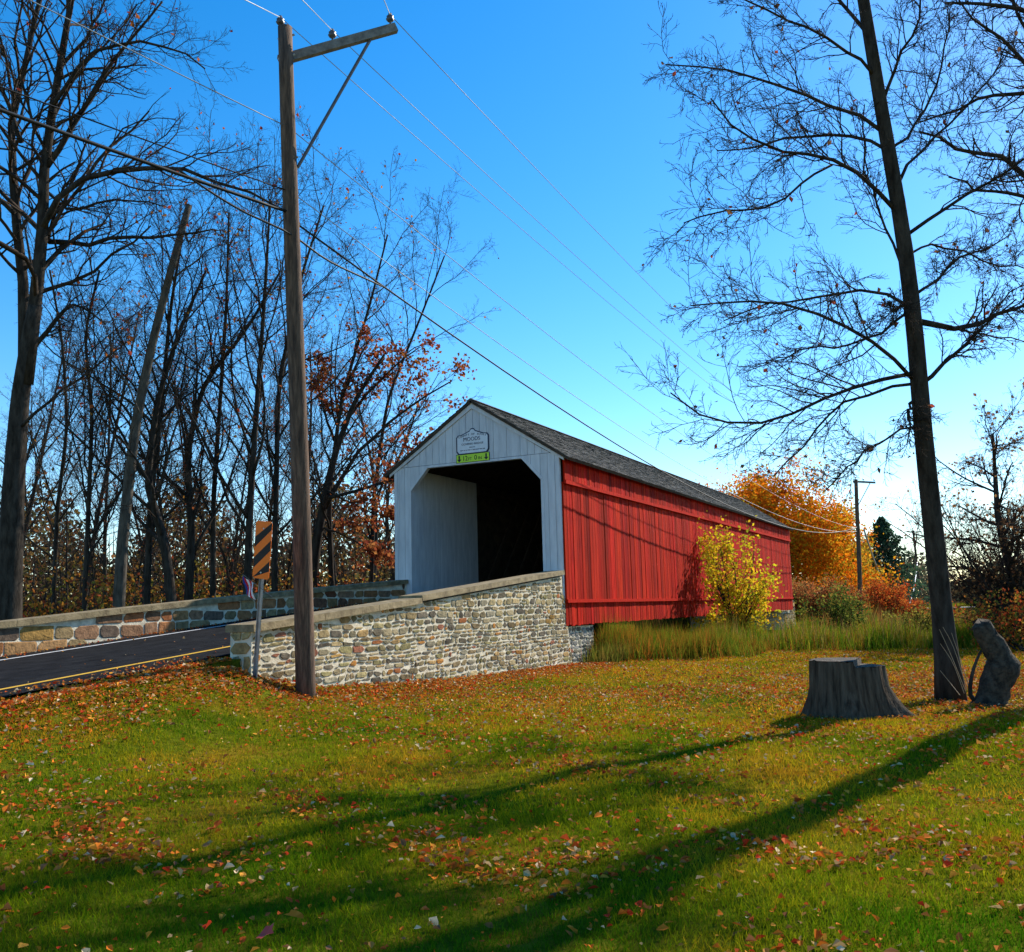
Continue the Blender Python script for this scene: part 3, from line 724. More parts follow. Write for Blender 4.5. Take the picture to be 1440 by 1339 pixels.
def leafset(mb,pos,size,cols,rg,hang=.3,jit=.1):
    """folded leaf shapes at pos; cols list of rgb"""
    N=len(pos); pos=pos+rg.normal(size=(N,3))*jit
    ax=nz(rg.normal(size=(N,3))+np.array([0,0,-hang])); sd=nz(np.cross(ax,rg.normal(size=(N,3)))); nn=np.cross(ax,sd)
    s=(size*rg.uniform(.6,1.3,N))[:,None]
    V=np.stack([pos,pos+ax*s*.5+sd*s*.36+nn*s*.10,pos+ax*s,pos+ax*s*.5-sd*s*.36+nn*s*.10],1)
    i=np.arange(N)[:,None]*4
    C=np.array(cols)[rg.randint(len(cols),size=N)]*rg.uniform(.7,1.25,(N,1))
    mb.add(V.reshape(-1,3),None,np.concatenate([i+np.array([[0,1,2]]),i+np.array([[0,2,3]])]),np.repeat(C,4,0))
def tree_from(name,label,trunkpts,r0,r1,limbs,seed,cat='tree',group=None,bark='bark',twig=(14,6,3),leafcols=None,nleaf=0,leafsize=.1,up=.12,lim_auto=0,lr=(.5,.45,.5),sides=10,flare=True,crown_t0=.3,autolen=.45,autoang=(35,70),kids_t0=.2):
    """trunkpts: world points of the trunk; limbs: list of (world points, radius); then twigs grow from every limb"""
    rg=np.random.RandomState(seed); tp=np.array(trunkpts,float); base=tp[0].copy()
    root=tag(empty(name,base),label,cat,group)
    k=22; T=smooth(resample(tp,k),1)-base; R=np.interp(np.linspace(0,1,k),[0,1],[r0,r1])
    if flare: R[0]*=1.5; R[1]*=1.12; 
    T[0,2]-=.15
    mt=MB(); mt.tubes(T[None],R[None],sides)
    Ltr=np.linalg.norm(T[-1]-T[0])
    groups=[]
    if lim_auto:
        p,r,l=children(rg,T[None],R[None],np.array([Ltr]),lim_auto,crown_t0,1.0,autoang,autolen,9,up=up,wig=.13,rr=.48,rmin=.012); groups.append((p,r,l))
    if limbs:
        for pts,rl in limbs:
            q=smooth(resample(pts,9),1)-base; q+=np.r_[np.zeros((1,3)),rg.normal(size=(8,3))*.03]
            l=np.linalg.norm(np.diff(q,axis=0),axis=1).sum(); groups.append((q[None],np.linspace(rl,max(rl*.3,.010),9)[None],np.array([l])))
    P1=np.concatenate([g[0] for g in groups]); R1=np.concatenate([g[1] for g in groups]); L1=np.concatenate([g[2] for g in groups])
    mt.tubes(P1,R1,6)
    mt.build('trunk',M[bark],root,True)
    mc=MB()
    P2,R2,L2=children(rg,P1,R1,np.maximum(L1,Ltr*.10),twig[0],kids_t0,1.0,(25,65),lr[0],7,up=up,wig=.2,rr=.45,rmin=.006)
    mc.tubes(P2,R2,4,cap=False)
    P3,R3,L3=children(rg,P2,R2,L2,twig[1],.2,1.0,(25,60),lr[1],4,up=up*.6,wig=.22,rr=.6,rmin=.0045)
    mc.tubes(P3,R3,3,cap=False)
    tips=P3
    if twig[2]:
        P4,R4,L4=children(rg,P3,R3,L3,twig[2],.3,1.0,(20,55),lr[2],3,up=up*.4,wig=.25,rr=.7,rmin=.0036)
        mc.tubes(P4,R4,3,cap=False); tips=P4
    cr=mc.build('crown',M['twig'],root,True)
    if leafcols:
        ml=MB(); fl_=tips[:,1:].reshape(-1,3); pick=rg.choice(len(fl_),min(nleaf,len(fl_)*3),replace=True)
        leafset(ml,fl_[pick],leafsize,leafcols,rg,jit=leafsize*.6); o=ml.build('foliage',M['leaf'],cr); o['kind']='stuff'
    return root
def copy_tree(root,loc,rz,sc,label,group=None):
    r=root.copy(); COL.objects.link(r); r.location=loc; r.rotation_euler=(0,0,rz); r.scale=(sc,sc,sc); r['label']=label
    if group: r['group']=group
    for c in root.children:
        d=c.copy(); COL.objects.link(d); d.parent=r
        for e in c.children:
            f=e.copy(); COL.objects.link(f); f.parent=d
    return r
def px(pts,dep): 
    return [P(x,y,(dep if not callable(dep) else dep(x,y))) for x,y in pts]

# --- the big leaning tree on the right
D=15.6
bt=atz(1337,984,0); bt[2]=g1(bt[0],bt[1])
trunk=[bt]+px([(1327,880),(1310,720),(1298,610),(1290,500),(1283,430),(1268,310),(1247,200),(1230,95),(1214,0),(1196,-110),(1185,-260),(1180,-400)],lambda x,y:D-.0009*(980-y))
def limb(pts,rad,zoff=0):   # zoff: how far the tip swings towards (-) / away (+) from the camera
    n=len(pts); return ([P(x,y,D-.0009*(980-y)+zoff*i/(n-1)) for i,(x,y) in enumerate(pts)],rad*.62)
LM=[limb([(1285,535),(1262,508),(1230,475),(1165,441),(1090,428),(1030,420),(965,428)],.055,-1.2),
 limb([(1284,525),(1240,530),(1190,545),(1130,580),(1060,597),(1000,598),(945,556)],.06,-.6),
 limb([(1284,540),(1245,545),(1190,560),(1145,600),(1110,650),(1085,670)],.045,.8),
 limb([(1288,600),(1250,615),(1215,640),(1185,668),(1160,690)],.03,-.8),
 limb([(1290,560),(1278,570),(1277,600),(1282,622)],.045,-.3),
 limb([(1278,432),(1265,428),(1254,441)],.04,-.3),
 limb([(1276,430),(1248,411),(1211,405),(1144,422),(1080,430),(1020,450)],.045,.9),
 limb([(1275,440),(1240,470),(1200,482),(1150,490),(1100,505)],.04,-1.6),
 limb([(1263,300),(1240,270),(1196,235),(1159,226),(1121,216),(1069,209),(1043,190),(1030,172),(1000,140)],.06,-1),
 limb([(1170,232),(1135,258),(1099,278),(1058,295),(1010,291),(960,318)],.035,-1.4),
 limb([(1245,210),(1230,205),(1196,187),(1144,190),(1080,203),(1010,215)],.05,1.2),
 limb([(1240,185),(1181,157),(1129,129),(1103,116),(1043,108),(991,90),(942,88)],.05,.2),
 limb([(1232,110),(1200,75),(1144,41),(1088,22),(1020,-5)],.045,-.8),
 limb([(1268,375),(1262,345),(1237,298),(1222,250),(1211,210),(1215,150)],.04,.5),
 limb([(1222,50),(1180,-10),(1120,-60),(1040,-90)],.05,.7),
 limb([(1286,415),(1300,405),(1331,381),(1360,355),(1385,350),(1420,330)],.045,.6),
 limb([(1276,330),(1290,322),(1312,306),(1375,261),(1440,224),(1490,180)],.05,-.4),
 limb([(1290,452),(1310,457),(1350,463),(1390,453),(1440,429),(1510,395)],.085,.4),
 limb([(1296,540),(1305,532),(1340,505),(1380,464),(1430,420)],.06,-.5),
 limb([(1262,262),(1285,215),(1330,180),(1380,130),(1410,80)],.045,.8),
 limb([(1240,150),(1262,95),(1290,30),(1300,-60)],.05,-.6),
 limb([(1258,205),(1275,200),(1305,150),(1325,80),(1340,10)],.04,1.0),
 limb([(1275,360),(1300,345),(1340,350),(1400,375),(1450,380)],.035,1.2)]
tree_from('leaning_tree','tall bare dark tree leaning left behind the wide stump',trunk,.178,.055,LM,31,bark='bark',twig=(24,10,4),lr=(.40,.44,.5),up=.05,sides=14,
          leafcols=[(.10,.05,.03),(.30,.06,.03),(.22,.10,.04)],nleaf=260,leafsize=.09)
# --- forked tree just outside the right edge: its limbs reach into the picture, its shadow crosses the lawn
D2=16.5
b2=np.array([12.6,-5.5,0]); b2[2]=g1(b2[0],b2[1])
up3=lambda x,y,z:b2+np.array([x,y,z])
LM2=[([up3(1.2,0,7.6),up3(1.45,0,9.5),up3(1.8,.05,12.5),up3(2.1,0,16)],.20),([up3(1.2,0,7.6),up3(1.75,.1,9.6),up3(2.5,.1,12.5),up3(3.3,0,15.5)],.19)]
for pts,rr_ in [([(1505,290),(1440,246),(1405,216),(1368,207),(1327,203),(1290,185)],.06),([(1520,60),(1440,15),(1390,2),(1330,5)],.06),([(1520,150),(1440,86),(1420,71),(1387,37),(1345,5)],.05),
               ([(1510,125),(1440,134),(1368,144),(1331,153),(1293,172)],.045),([(1510,300),(1440,278),(1379,269),(1330,250)],.045),([(1520,200),(1470,110),(1440,40),(1400,-40)],.05)]:
    LM2.append((px(pts,D2),rr_))
tree_from('forked_tree','forked bare tree at the right edge whose limbs reach into view',[up3(0,0,0),up3(.02,0,1.5),up3(.08,0,3.0),up3(.6,0,5.4),up3(1.25,0,7.9)],.34,.25,LM2,32,twig=(18,8,4),lr=(.38,.44,.5),up=.05,sides=12)

# --- left wood
def dleft(x,y=0): return 26.0
def base_at(x,dep,z=None):
    p=P(x,860,dep); p[2]=g1(p[0],p[1]) if z is None else z; return p
D3=24.
bb=base_at(12,D3); 
TL=[bb]+px([(14,800),(18,700),(28,560),(42,470),(50,430)],D3)
tl_limbs=[(px([(36,540),(50,430),(60,330),(62,230),(78,130),(95,40),(100,-60)],D3),.20),(px([(34,540),(38,440),(25,330),(10,240),(20,150),(45,60),(65,-40)],D3+1),.17),
 (px([(60,320),(95,250),(140,240),(210,235),(260,240),(340,265),(395,295)],D3-1.5),.10),(px([(68,340),(110,345),(160,335),(230,330),(300,325)],D3+.8),.085),
 (px([(62,240),(100,190),(160,75),(200,40),(230,0)],D3),.10),(px([(72,150),(110,85),(165,62),(205,55),(250,70),(290,95)],D3-1),.07),(px([(30,600),(70,560),(130,520),(190,470)],D3-1),.05),
 (px([(40,500),(85,445),(100,420),(150,455)],D3+1),.09),(px([(58,260),(90,300),(130,285),(190,280),(235,290)],D3+1.4),.06),(px([(85,95),(130,40),(160,-30)],D3),.07),(px([(30,200),(0,120),(-30,60)],D3),.09),(px([(20,300),(-20,260),(-70,200)],D3),.09)]
tree_from('big_bare_tree','massive bare tree with spreading limbs at the far left edge',TL,.36,.17,[(a,b*(1.0 if b>.16 else .8)) for a,b in tl_limbs],41,bark='bark',twig=(22,9,4),lr=(.42,.44,.48),sides=14,up=.08,
          leafcols=[(.40,.12,.03),(.30,.05,.03)],nleaf=160,leafsize=.12)
# broken trunk
bk=base_at(165,27)
tree_from('broken_trunk_tree','pale leaning trunk snapped off at its top in the left wood',[bk]+px([(172,760),(190,600),(210,500),(235,400),(258,315),(266,288)],27),.185,.09,
  [(px([(258,318),(262,345),(285,320)],27),.04),(px([(236,395),(258,380),(300,345),(330,340)],27),.03),(px([(205,520),(250,480),(300,470)],27.4),.03),(px([(196,580),(170,520),(140,440)],26.5),.03)],42,bark='bark_mid',twig=(5,4,2),lr=(.5,.45,.5),sides=12)
# multi-stem and single trees, each grown for its own place
left_specs=[ # base x, depth, top(x,y), r0, seed, label
 (205,29,[(212,700),(228,560),(240,430),(262,300)],.16,'dark slim tree just right of the snapped trunk'),
 (252,28,[(232,760),(205,680),(222,560),(250,470),(290,380)],.24,'crooked dark tree bending left low down behind the parapet'),
 (262,30,[(270,740),(262,640),(285,540),(350,460),(395,380)],.22,'forked dark tree spreading right in the middle of the left wood'),
 (118,28,[(125,700),(130,580),(118,470),(140,380)],.12,'thin forked sapling between the big tree and the snapped trunk'),
 (300,31,[(300,700),(310,560),(318,440),(322,300)],.15,'straight slender tree left of the striped sign'),
 (345,30,[(352,700),(362,560),(372,420),(380,280)],.20,'straight dark trunk rising directly above the striped sign'),
 (385,32,[(388,700),(392,540),(420,400),(455,290)],.17,'slim tree half hidden by the utility pole'),
 (75,31,[(80,720),(95,600),(88,480),(70,380)],.12,'thin bare tree just right of the massive trunk'),
 (470,36,[(462,700),(480,560),(520,430),(545,330)],.17,'tall twiggy tree right of the utility pole'),
 (520,40,[(525,700),(545,560),(590,450),(625,360)],.16,'farthest bare tree beside the white portal'),
]
protos=[]
for i,(bx,dp,tops,r0,lab) in enumerate(left_specs):
    b_=base_at(bx,dp); r_=tree_from('bare_tree',lab,[b_]+px(tops,dp),r0*.72,.03,[],60+i,group='bare trees of the left wood',lim_auto=18,twig=(12,7,3),autolen=.40,autoang=(22,50),lr=(.45,.45,.5),up=.14,crown_t0=.25,sides=8,
        leafcols=[(.38,.10,.03),(.30,.05,.02),(.45,.20,.03)],nleaf=60 if i%2 else 220,leafsize=.12)
    protos.append(r_)
# more wood behind: copies placed on the ground further back
bglab=['behind the massive left tree','in the gap left of the snapped trunk','behind the crooked dark tree','between the forked tree and the slender tree','behind the striped sign','left of the utility pole far back','behind the brown leaved oak','beside the portal far back','at the far left edge far back','behind the oak towards the bridge','in the middle of the wood far back','far behind the snapped trunk','far back above the parapet corner','far behind the straight dark trunk']
for i,(bx,dp) in enumerate([(40,38),(110,40),(235,39),(285,42),(365,41),(410,44),(480,48),(555,52),(10,44),(520,46),(200,50),(150,46),(320,52),(440,54)]):
    copy_tree(protos[(i*3+1)%len(protos)],base_at(bx,dp),i*1.7,.85+.3*((i*37)%10)/10,'slender bare tree standing '+bglab[i],'background bare trees')
sl_lab=['in front of the massive tree','close to the massive tree on its right','left of the thin forked sapling','touching the snapped trunk','between the snapped trunk and the crooked tree','right beside the crooked tree','left of the straight slender tree','just left of the striped sign','hidden by the utility pole','just right of the utility pole','below the brown oak','next to the white portal corner']
for i,(bx,dp) in enumerate([(55,33),(92,35),(140,34),(182,36),(220,34),(272,35),(312,36),(332,34),(400,36),(432,38),(495,40),(545,42)]):
    copy_tree(protos[(i*7+3)%len(protos)],base_at(bx,dp),2.3*i+.7,.45+.25*((i*53)%10)/10,'thin young tree '+sl_lab[i],'young trees of the left wood')
# oak that keeps its brown leaves
ob=base_at(438,35.5)
oak_l=[(px([(455,720),(490,650),(540,600),(590,560),(630,540)],35.5),.09),(px([(462,700),(500,690),(550,680),(600,640)],34.5),.07),(px([(470,640),(480,560),(500,510),(520,480)],35.5),.08),(px([(470,620),(450,560),(445,510)],36),.06),(px([(480,600),(530,540),(570,500),(590,490)],36),.07),(px([(460,690),(520,720),(560,735)],35),.05),(px([(450,740),(500,760),(540,790)],35.5),.05)]
tree_from('brown_leaved_oak','oak still holding rust brown leaves behind the utility pole',[ob]+px([(442,780),(455,710),(470,640),(500,560),(540,500)],35.5),.26,.05,oak_l,90,twig=(12,6,2),lr=(.42,.42,.5),up=.1,
   leafcols=[(.30,.07,.03),(.36,.12,.04),(.22,.05,.03),(.42,.17,.05)],nleaf=4200,leafsize=.16)

# leafy things: shrub / crown made of stems and real leaves spread through an uneven volume
def leafy(name,label,base,size,cols,n,leaf,seed,cat='shrub',group=None,stems=9,lumps=7,hollow=.35,low=.12,trunk=False,twigs=True):
    rg=np.random.RandomState(seed); base=np.array(base,float); root=tag(empty(name,base),label,cat,group)
    sx,sy,sz=size
    d=nz(rg.normal(size=(stems,3))*np.array([1,1,.35])+np.array([0,0,1.3 if not trunk else .9]))
    k=7; p=np.zeros((stems,k,3)); 
    z0=0 if not trunk else sz*.22
    p[:,0]=rg.normal(size=(stems,3))*np.array([.06*sx,.06*sy,0])*(0 if trunk else 1)+np.array([0,0,z0])
    for j in range(1,k):
        d=nz(d+rg.normal(size=d.shape)*.16); p[:,j]=p[:,j-1]+d*np.array([sx,sy,sz])*.5/(k-1)*(1.5 if not trunk else 1.35)
    r=np.linspace(1,.3,k)[None,:]*np.full((stems,1),.012+.006*sz)
    ms=MB(); ms.tubes(p,r,5)
    if trunk:
        tt=np.array([[(0,0,-.2),(.03*sx,0,sz*.2),(.0,.02*sy,sz*.55),(0,0,sz*.85)]]); ms.tubes(tt,np.array([[.035*sz,.026*sz,.016*sz,.006*sz]]),8)
    p2,r2,l2=children(rg,p,r,np.full(stems,sz*.7),9,.15,1,(25,70),.42,5,up=.12,rmin=.005)
    if twigs: ms.tubes(p2,r2,3,cap=False)
    st_=ms.build('trunk' if trunk else 'stems',M['bark'],root,True)
    # lumps: clumps of leaves around branch ends, sizes uneven
    pts=np.concatenate([p2[:,2:].reshape(-1,3),p[:,3:].reshape(-1,3)])
    cent=pts[rg.choice(len(pts),n//lumps+1)]
    sprd=np.array([sx,sy,sz])*.055
    L_=(cent[:,None,:]+rg.normal(size=(len(cent),lumps,3))*sprd).reshape(-1,3)[:n]
    L_=L_[L_[:,2]>low*sz*.3]
    ml=MB(); 
    # colour by clump: neighbouring leaves share a tint
    cidx=np.repeat(rg.randint(len(cols),size=len(cent)),lumps)[:n]
    leafset(ml,L_,leaf,cols,rg,jit=.02)
    o=ml.build('foliage',M['leaf'],root); o['kind']='stuff'
    return root
YEL=[(.72,.54,.02),(.60,.52,.02),(.74,.46,.02),(.44,.48,.03),(.68,.36,.02)]
yb=np.array([1.30,14.3,0]); yb[2]=g1(*yb[:2])
leafy('yellow_leaved_tree','small tree with bright yellow leaves against the red bridge side',yb,(2.2,2.2,6.0),YEL,4400,.14,201,'tree',stems=12,lumps=6)
ORG=[(.80,.23,.010),(.82,.30,.012),(.66,.14,.010),(.74,.38,.02),(.46,.32,.02),(.76,.18,.010)]
def gpt(x,dep): 
    p=P(x,850,dep); p[2]=g1(p[0],p[1]); return p
leafy('orange_maple','large rounded orange maple just beyond the far end of the bridge',gpt(1098,86),(12.0,12.0,13.6),ORG,64000,.25,202,'tree',stems=22,lumps=12,trunk=True)
leafy('golden_maple','golden orange tree between the orange maple and the far pole',gpt(1166,92),(5.2,5.2,11.5),[(.66,.36,.03),(.60,.42,.05),(.62,.24,.02),(.40,.36,.04)],20000,.25,203,'tree',stems=18,lumps=12,trunk=True)
RED=[(.50,.08,.02),(.58,.14,.02),(.42,.06,.02),(.46,.20,.04)]
leafy('red_shrub','round fiery red shrub right of the far utility pole',gpt(1250,60),(3.3,3.3,3.2),RED,8000,.13,204,group='autumn shrubs on the creek bank',stems=16)
leafy('red_shrub','rusty red shrub hiding the far bridge abutment',gpt(1158,62),(4.3,4.3,3.9),[(.42,.11,.04),(.50,.17,.04),(.34,.14,.05),(.36,.22,.06)],9000,.15,205,group='autumn shrubs on the creek bank',stems=16)
leafy('red_shrub','low red hedge left of the leaning tree trunk',gpt(1300,58),(3.0,3.0,1.7),RED,4000,.12,206,group='autumn shrubs on the creek bank',stems=14)
leafy('green_shrub','dark green and yellow shrub at the foot of the rusty bush',gpt(1190,38),(2.8,2.8,2.6),[(.07,.12,.02),(.16,.18,.03),(.05,.09,.02),(.30,.26,.04)],2600,.11,207,group='autumn shrubs on the creek bank',stems=12)
leafy('olive_shrub','olive yellow shrub just left of the leaning trunk base',gpt(1292,37),(2.4,2.2,1.9),[(.20,.19,.03),(.30,.26,.04),(.14,.13,.03)],1900,.10,208,group='autumn shrubs on the creek bank',stems=12)
leafy('orange_shrub','orange and green shrub at the right edge behind the crooked log',gpt(1428,28),(2.8,2.4,2.2),[(.50,.17,.03),(.40,.25,.04),(.16,.18,.03),(.55,.10,.03)],2400,.10,209,group='autumn shrubs on the creek bank',stems=12)
# undergrowth along the left wood
ul=['at the foot of the massive left tree','left of the snapped trunk','right of the snapped trunk','behind the crooked tree','behind the striped sign','left of the utility pole','beside the white portal']
for i,(bx,dp,hh) in enumerate([(40,27,3.6),(105,30,4.2),(215,32,4.0),(285,33,4.2),(350,34,3.6),(450,35,4.2),(530,38,4.0)]):
    leafy('understory_shrub','orange leaved undergrowth '+ul[i],base_at(bx,dp),(4.2,4.2,hh),[(.42,.14,.03),(.50,.20,.03),(.34,.22,.04),(.22,.18,.03),(.30,.07,.03)],1500,.14,300+i,group='undergrowth of the left wood',stems=14,lumps=4)
# far wood as one mass behind the left trees
rg=np.random.RandomState(77); mb=MB()
n=62000; xx=rg.uniform(-60,640,n); dd=rg.uniform(60,95,n); hh=rg.rand(n)**1.6*11*(.75+.25*np.sin(xx*.03)); pos=np.array([P(a,850,b) for a,b in zip(xx,dd)]); pos[:,2]=.3+hh
leafset(mb,pos,.38,[(.12,.07,.035),(.22,.09,.03),(.09,.06,.04),(.24,.14,.035),(.07,.055,.04),(.10,.09,.035)],rg,jit=.3)
nb=260; xx=rg.uniform(-60,640,nb); dd=rg.uniform(60,95,nb); p0=np.array([P(a,850,b) for a,b in zip(xx,dd)]); p0[:,2]=0
p1=p0+rg.normal(size=(nb,3))*np.array([.8,.8,0])+np.array([0,0,1])*rg.uniform(4,9,nb)[:,None]
mb.tubes(np.stack([p0,(p0+p1)/2+rg.normal(size=(nb,3))*.2,p1],1),np.tile([.09,.06,.02],(nb,1)),3,col=(.06,.05,.045))
tag(mb.build('far_wood',M['leaf']),'brown mass of far woodland behind the left trees','woodland',kind='stuff')

# evergreen and far trees on the right
def conifer(label,base,h,wd,seed):
    rg=np.random.RandomState(seed); root=tag(empty('evergreen_tree',base),label,'tree'); mt=MB()
    mt.tubes(np.array([[(0,0,-.2),(0,0,h*.5),(0,0,h)]]),np.array([[h*.02,h*.012,.02]]),6); mt.build('trunk',M['bark'],root)
    n=9000; t=rg.rand(n)**.8; a=rg.rand(n)*6.283; lay=.75+.25*np.sin(t*34+a*2); r=wd/2*(1-t)**.75*lay*np.sqrt(rg.rand(n))
    pos=np.stack([r*np.cos(a),r*np.sin(a),h*.10+h*.9*t-r*.15],-1); ml=MB(); leafset(ml,pos,.34,[(.04,.085,.045),(.06,.11,.055),(.05,.095,.06)],rg,hang=.1,jit=.05)  # distance haze is put into the foliage colours as paler blue-greens
    o=ml.build('foliage',M['leaf'],root); o['kind']='stuff'
conifer('dark green conifer behind the far utility pole',gpt(1248,112),10.5,13.0,401)
conifer('second conifer partly hidden left of the small far pole',gpt(1222,120),8.0,10.0,402)
for i,(x,dp,sz,lab) in enumerate([(1283,115,9,'thin bare tree beside the far conifers'),(1330,125,8,'bare far tree behind the leaning trunk'),(1400,120,9,'bare far tree at the right behind the thicket')]):
    copy_tree(protos[(i*2)%len(protos)],gpt(x,dp),i*2.1,.8,lab,'far bare trees')
rg=np.random.RandomState(78); mb=MB(); n=26000; xx=rg.uniform(700,1600,n); dd=rg.uniform(170,230,n); hh=rg.rand(n)**1.3*9*(.7+.3*np.sin(xx*.05)); pos=np.array([P(a,845,b) for a,b in zip(xx,dd)]); pos[:,2]=.5+hh
leafset(mb,pos,.9,[(.08,.09,.05),(.12,.10,.06),(.06,.07,.05),(.16,.11,.06)],rg,jit=.4); tag(mb.build('far_wood',M['leaf']),'low tree line on the horizon at the right','woodland',kind='stuff')
# tangled thicket at the right edge
tb=gpt(1424,32); tk=[]
rg=np.random.RandomState(55)
for j in range(30):
    a=rg.uniform(0,6.28); e=rg.uniform(.75,1.4); Lq=rg.uniform(3.0,6.4); q0=tb+np.array([rg.normal()*.3,rg.normal()*.3,0]); dv=np.array([math.cos(a)*math.cos(e),math.sin(a)*math.cos(e),math.sin(e)])
    tk.append(([q0,q0+dv*Lq*.4+np.array([0,0,.3]),q0+dv*Lq*.75+np.array([0,0,.2]),q0+dv*Lq+np.array([0,0,-.5])],.05))
tree_from('tangled_tree','dense tangled dark tree with withered brown leaves at the right edge',[tb,tb+np.array([.1,0,2]),tb+np.array([-.2,0,4.2]),tb+np.array([-.1,.2,7.2])],.20,.04,tk,56,twig=(17,8,3),lr=(.46,.5,.55),up=-.02,lim_auto=20,autoang=(35,80),
   leafcols=[(.30,.15,.06),(.22,.10,.05),(.36,.20,.08)],nleaf=2600,leafsize=.13,crown_t0=.2,kids_t0=.1)

# ------------------------------------------------------------------ stumps
def stump():
    c=atz(1193,1006,0); c[2]=g1(c[0],c[1]); root=tag(empty('tree_stump',c),'wide grey tree stump with a stepped saw cut on the lawn','tree stump')
    rg=np.random.RandomState(9); n=120; th=np.arange(n)*2*np.pi/n
    lob=1+.045*np.sin(3*th+1)+.03*np.sin(5*th+2)+.02*np.sin(9*th)+.018*np.sin(17*th+1)+.014*np.abs(np.sin(21*th))+.010*np.sin(37*th+2)
    zs=[-.12,.0,.06,.14,.26,.42,.6,.76]; fl=[1.20,1.15,1.11,1.08,1.04,1.01,.98,.96]; H=.78
    rt=np.array(RT)[:2]; rt/=np.linalg.norm(rt); 
    V=[]
    for z,f in zip(zs,fl):
        root_k=np.maximum(0,np.sin(4*th+.6))**2*.16*max(0,(.35-z)/.35)
        # one big root runs out to the right
        thr=math.atan2(rt[1],rt[0])-.5; dth=np.angle(np.exp(1j*(th-thr))); root_k=root_k+.34*np.exp(-(dth/.30)**2)*max(0,(.45-z)/.45)**1.3
        r=.52*lob*f*(1+root_k)*(1+.006*rg.normal(size=n)); V.append(np.stack([r*np.cos(th),r*np.sin(th),np.full(n,z)],-1))
    # stepped top: the half nearer the camera/right is lower
    side=np.cos(th-(math.atan2(rt[1],rt[0])-.45)); top=V[-1]; top[:,2]=np.where(side>.35,.70,.785)+.01*rg.normal(size=n)
    mb=MB(); k=len(zs); VV=np.concatenate(V); Q=[(j*n+i,j*n+(i+1)%n,(j+1)*n+(i+1)%n,(j+1)*n+i) for j in range(k-1) for i in range(n)]
    mb.add(VV,Q); mb.build('bark_body',M['stump'],root,True)
    mb=MB(); hi=[t for t,s_ in zip(top,side) if s_<=.35]; 
    rim=top*np.array([1.0,1.0,1.0]); rim[:,2]+=.004
    hiP=[rim[i] for i in range(n) if side[i]<=.35]; loP=[rim[i] for i in range(n) if side[i]>.35]
    # order along the angle from the step line
    def fan(Pn,z):
        Pn=np.array(Pn); cc=Pn.mean(0); ang=np.arctan2(Pn[:,1]-cc[1],Pn[:,0]-cc[0]); Pn=Pn[np.argsort(ang)]; Pn[:,2]=z
        m_=len(Pn); mb.add(np.vstack([Pn,[[cc[0],cc[1],z+.006]]]),None,[(i,(i+1)%m_,m_) for i in range(m_)])
        return Pn
    fan(hiP,.792); fan(loP,.705)
    ends=[i for i in range(n) if (side[i]<=.35)!=(side[(i+1)%n]<=.35)]
    a,b=rim[ends[0]],rim[ends[1]]
    mb.add([(a[0],a[1],.60),(b[0],b[1],.60),(b[0],b[1],.794),(a[0],a[1],.794)],[(0,1,2,3)])
    mb.build('sawn_top',M['cut'],root)
stump()
def crooked():
    c=atz(1392,990,0); c[2]=g1(c[0],c[1]); D_=float((c-CAM)@FW); root=tag(empty('crooked_log_stump',c),'crooked leaning broken trunk with lichen right of the leaning tree','tree stump')
    def path(pts): return np.array([P(x,y,D_) for x,y in pts])-c
    p=smooth(resample(path([(1390,1003),(1394,978),(1400,956),(1411,938),(1404,920),(1391,902),(1384,890),(1378,878)]),14),1)
    r=np.interp(np.linspace(0,1,14),[0,.12,.32,.5,.65,.8,.97,1],[.32,.22,.19,.24,.17,.15,.145,.13])
    r=r*(1+.06*np.sin(np.arange(14)*2.1)); mb=MB(); mb.tubes(p[None],r[None],16)
    V=mb.v[-1]; rg=np.random.RandomState(4); th=np.tile(np.arange(16),14)*2*np.pi/16; cen=np.repeat(p,16,0); V[:]=cen+(V-cen)*(1+.10*np.sin(3*th+.5)+.06*np.sin(7*th)+.05*rg.normal(size=len(V)))[:,None]; V[-16:]+=rg.normal(size=(16,3))*.02
    mb.build('trunk',mat('lichen_bark',(.014,.011,.008),(.085,.066,.046),11,.95,1.0,26,coords='World'),root,True)
    q=path([(1405,962),(1418,950),(1428,938),(1432,930)]); mb=MB(); mb.tubes(smooth(resample(q,6),1)[None],np.array([[.14,.16,.14,.11,.07,.02]]),12); mb.build('burl',M['bark'],root,True)
    q=path([(1382,990),(1362,985),(1366,950),(1374,925),(1380,915)]); mb=MB(); mb.tubes(smooth(resample(q,8),1)[None],np.linspace(.045,.02,8)[None],6); mb.build('dead_branch',M['bark'],root,True)
crooked()

# ------------------------------------------------------------------ grass, weeds and leaf litter
rg=np.random.RandomState(123)
def in_lawn(x,y): return (x>.15)|((y<-12.9)&(x>-.7))
def vnoise(x,y,s,seed):
    r=np.random.RandomState(seed); o=r.rand(6)*50; a=r.rand(6)*6.28
    v=sum(np.sin((x*np.cos(a[i])+y*np.sin(a[i]))*s*(1+.6*i)+o[i])/(1+.5*i) for i in range(6)); return v/3.2
def blades(pos,h,wd,cols,lean=.5):
    N=len(pos); a=rg.rand(N)*6.283; u=np.stack([np.cos(a),np.sin(a),np.zeros(N)],-1); l=rg.normal(size=(N,3))*lean; l[:,2]=1; l=nz(l)
    l2=nz(l+rg.normal(size=(N,3))*np.array([.5,.5,0])*lean+np.array([0,0,-.15]))
    h=h[:,None]; w_=wd[:,None]
    V=np.stack([pos-u*w_,pos+u*w_,pos+l*h*.55+u*w_*.7,pos+l*h*.55-u*w_*.7,pos+l*h*.55+l2*h*.45],1)
    i=np.arange(N)[:,None]*5; return V.reshape(-1,3),i+np.array([[0,1,2,3]]),i+np.array([[3,2,4]]),np.repeat(cols,5,0)
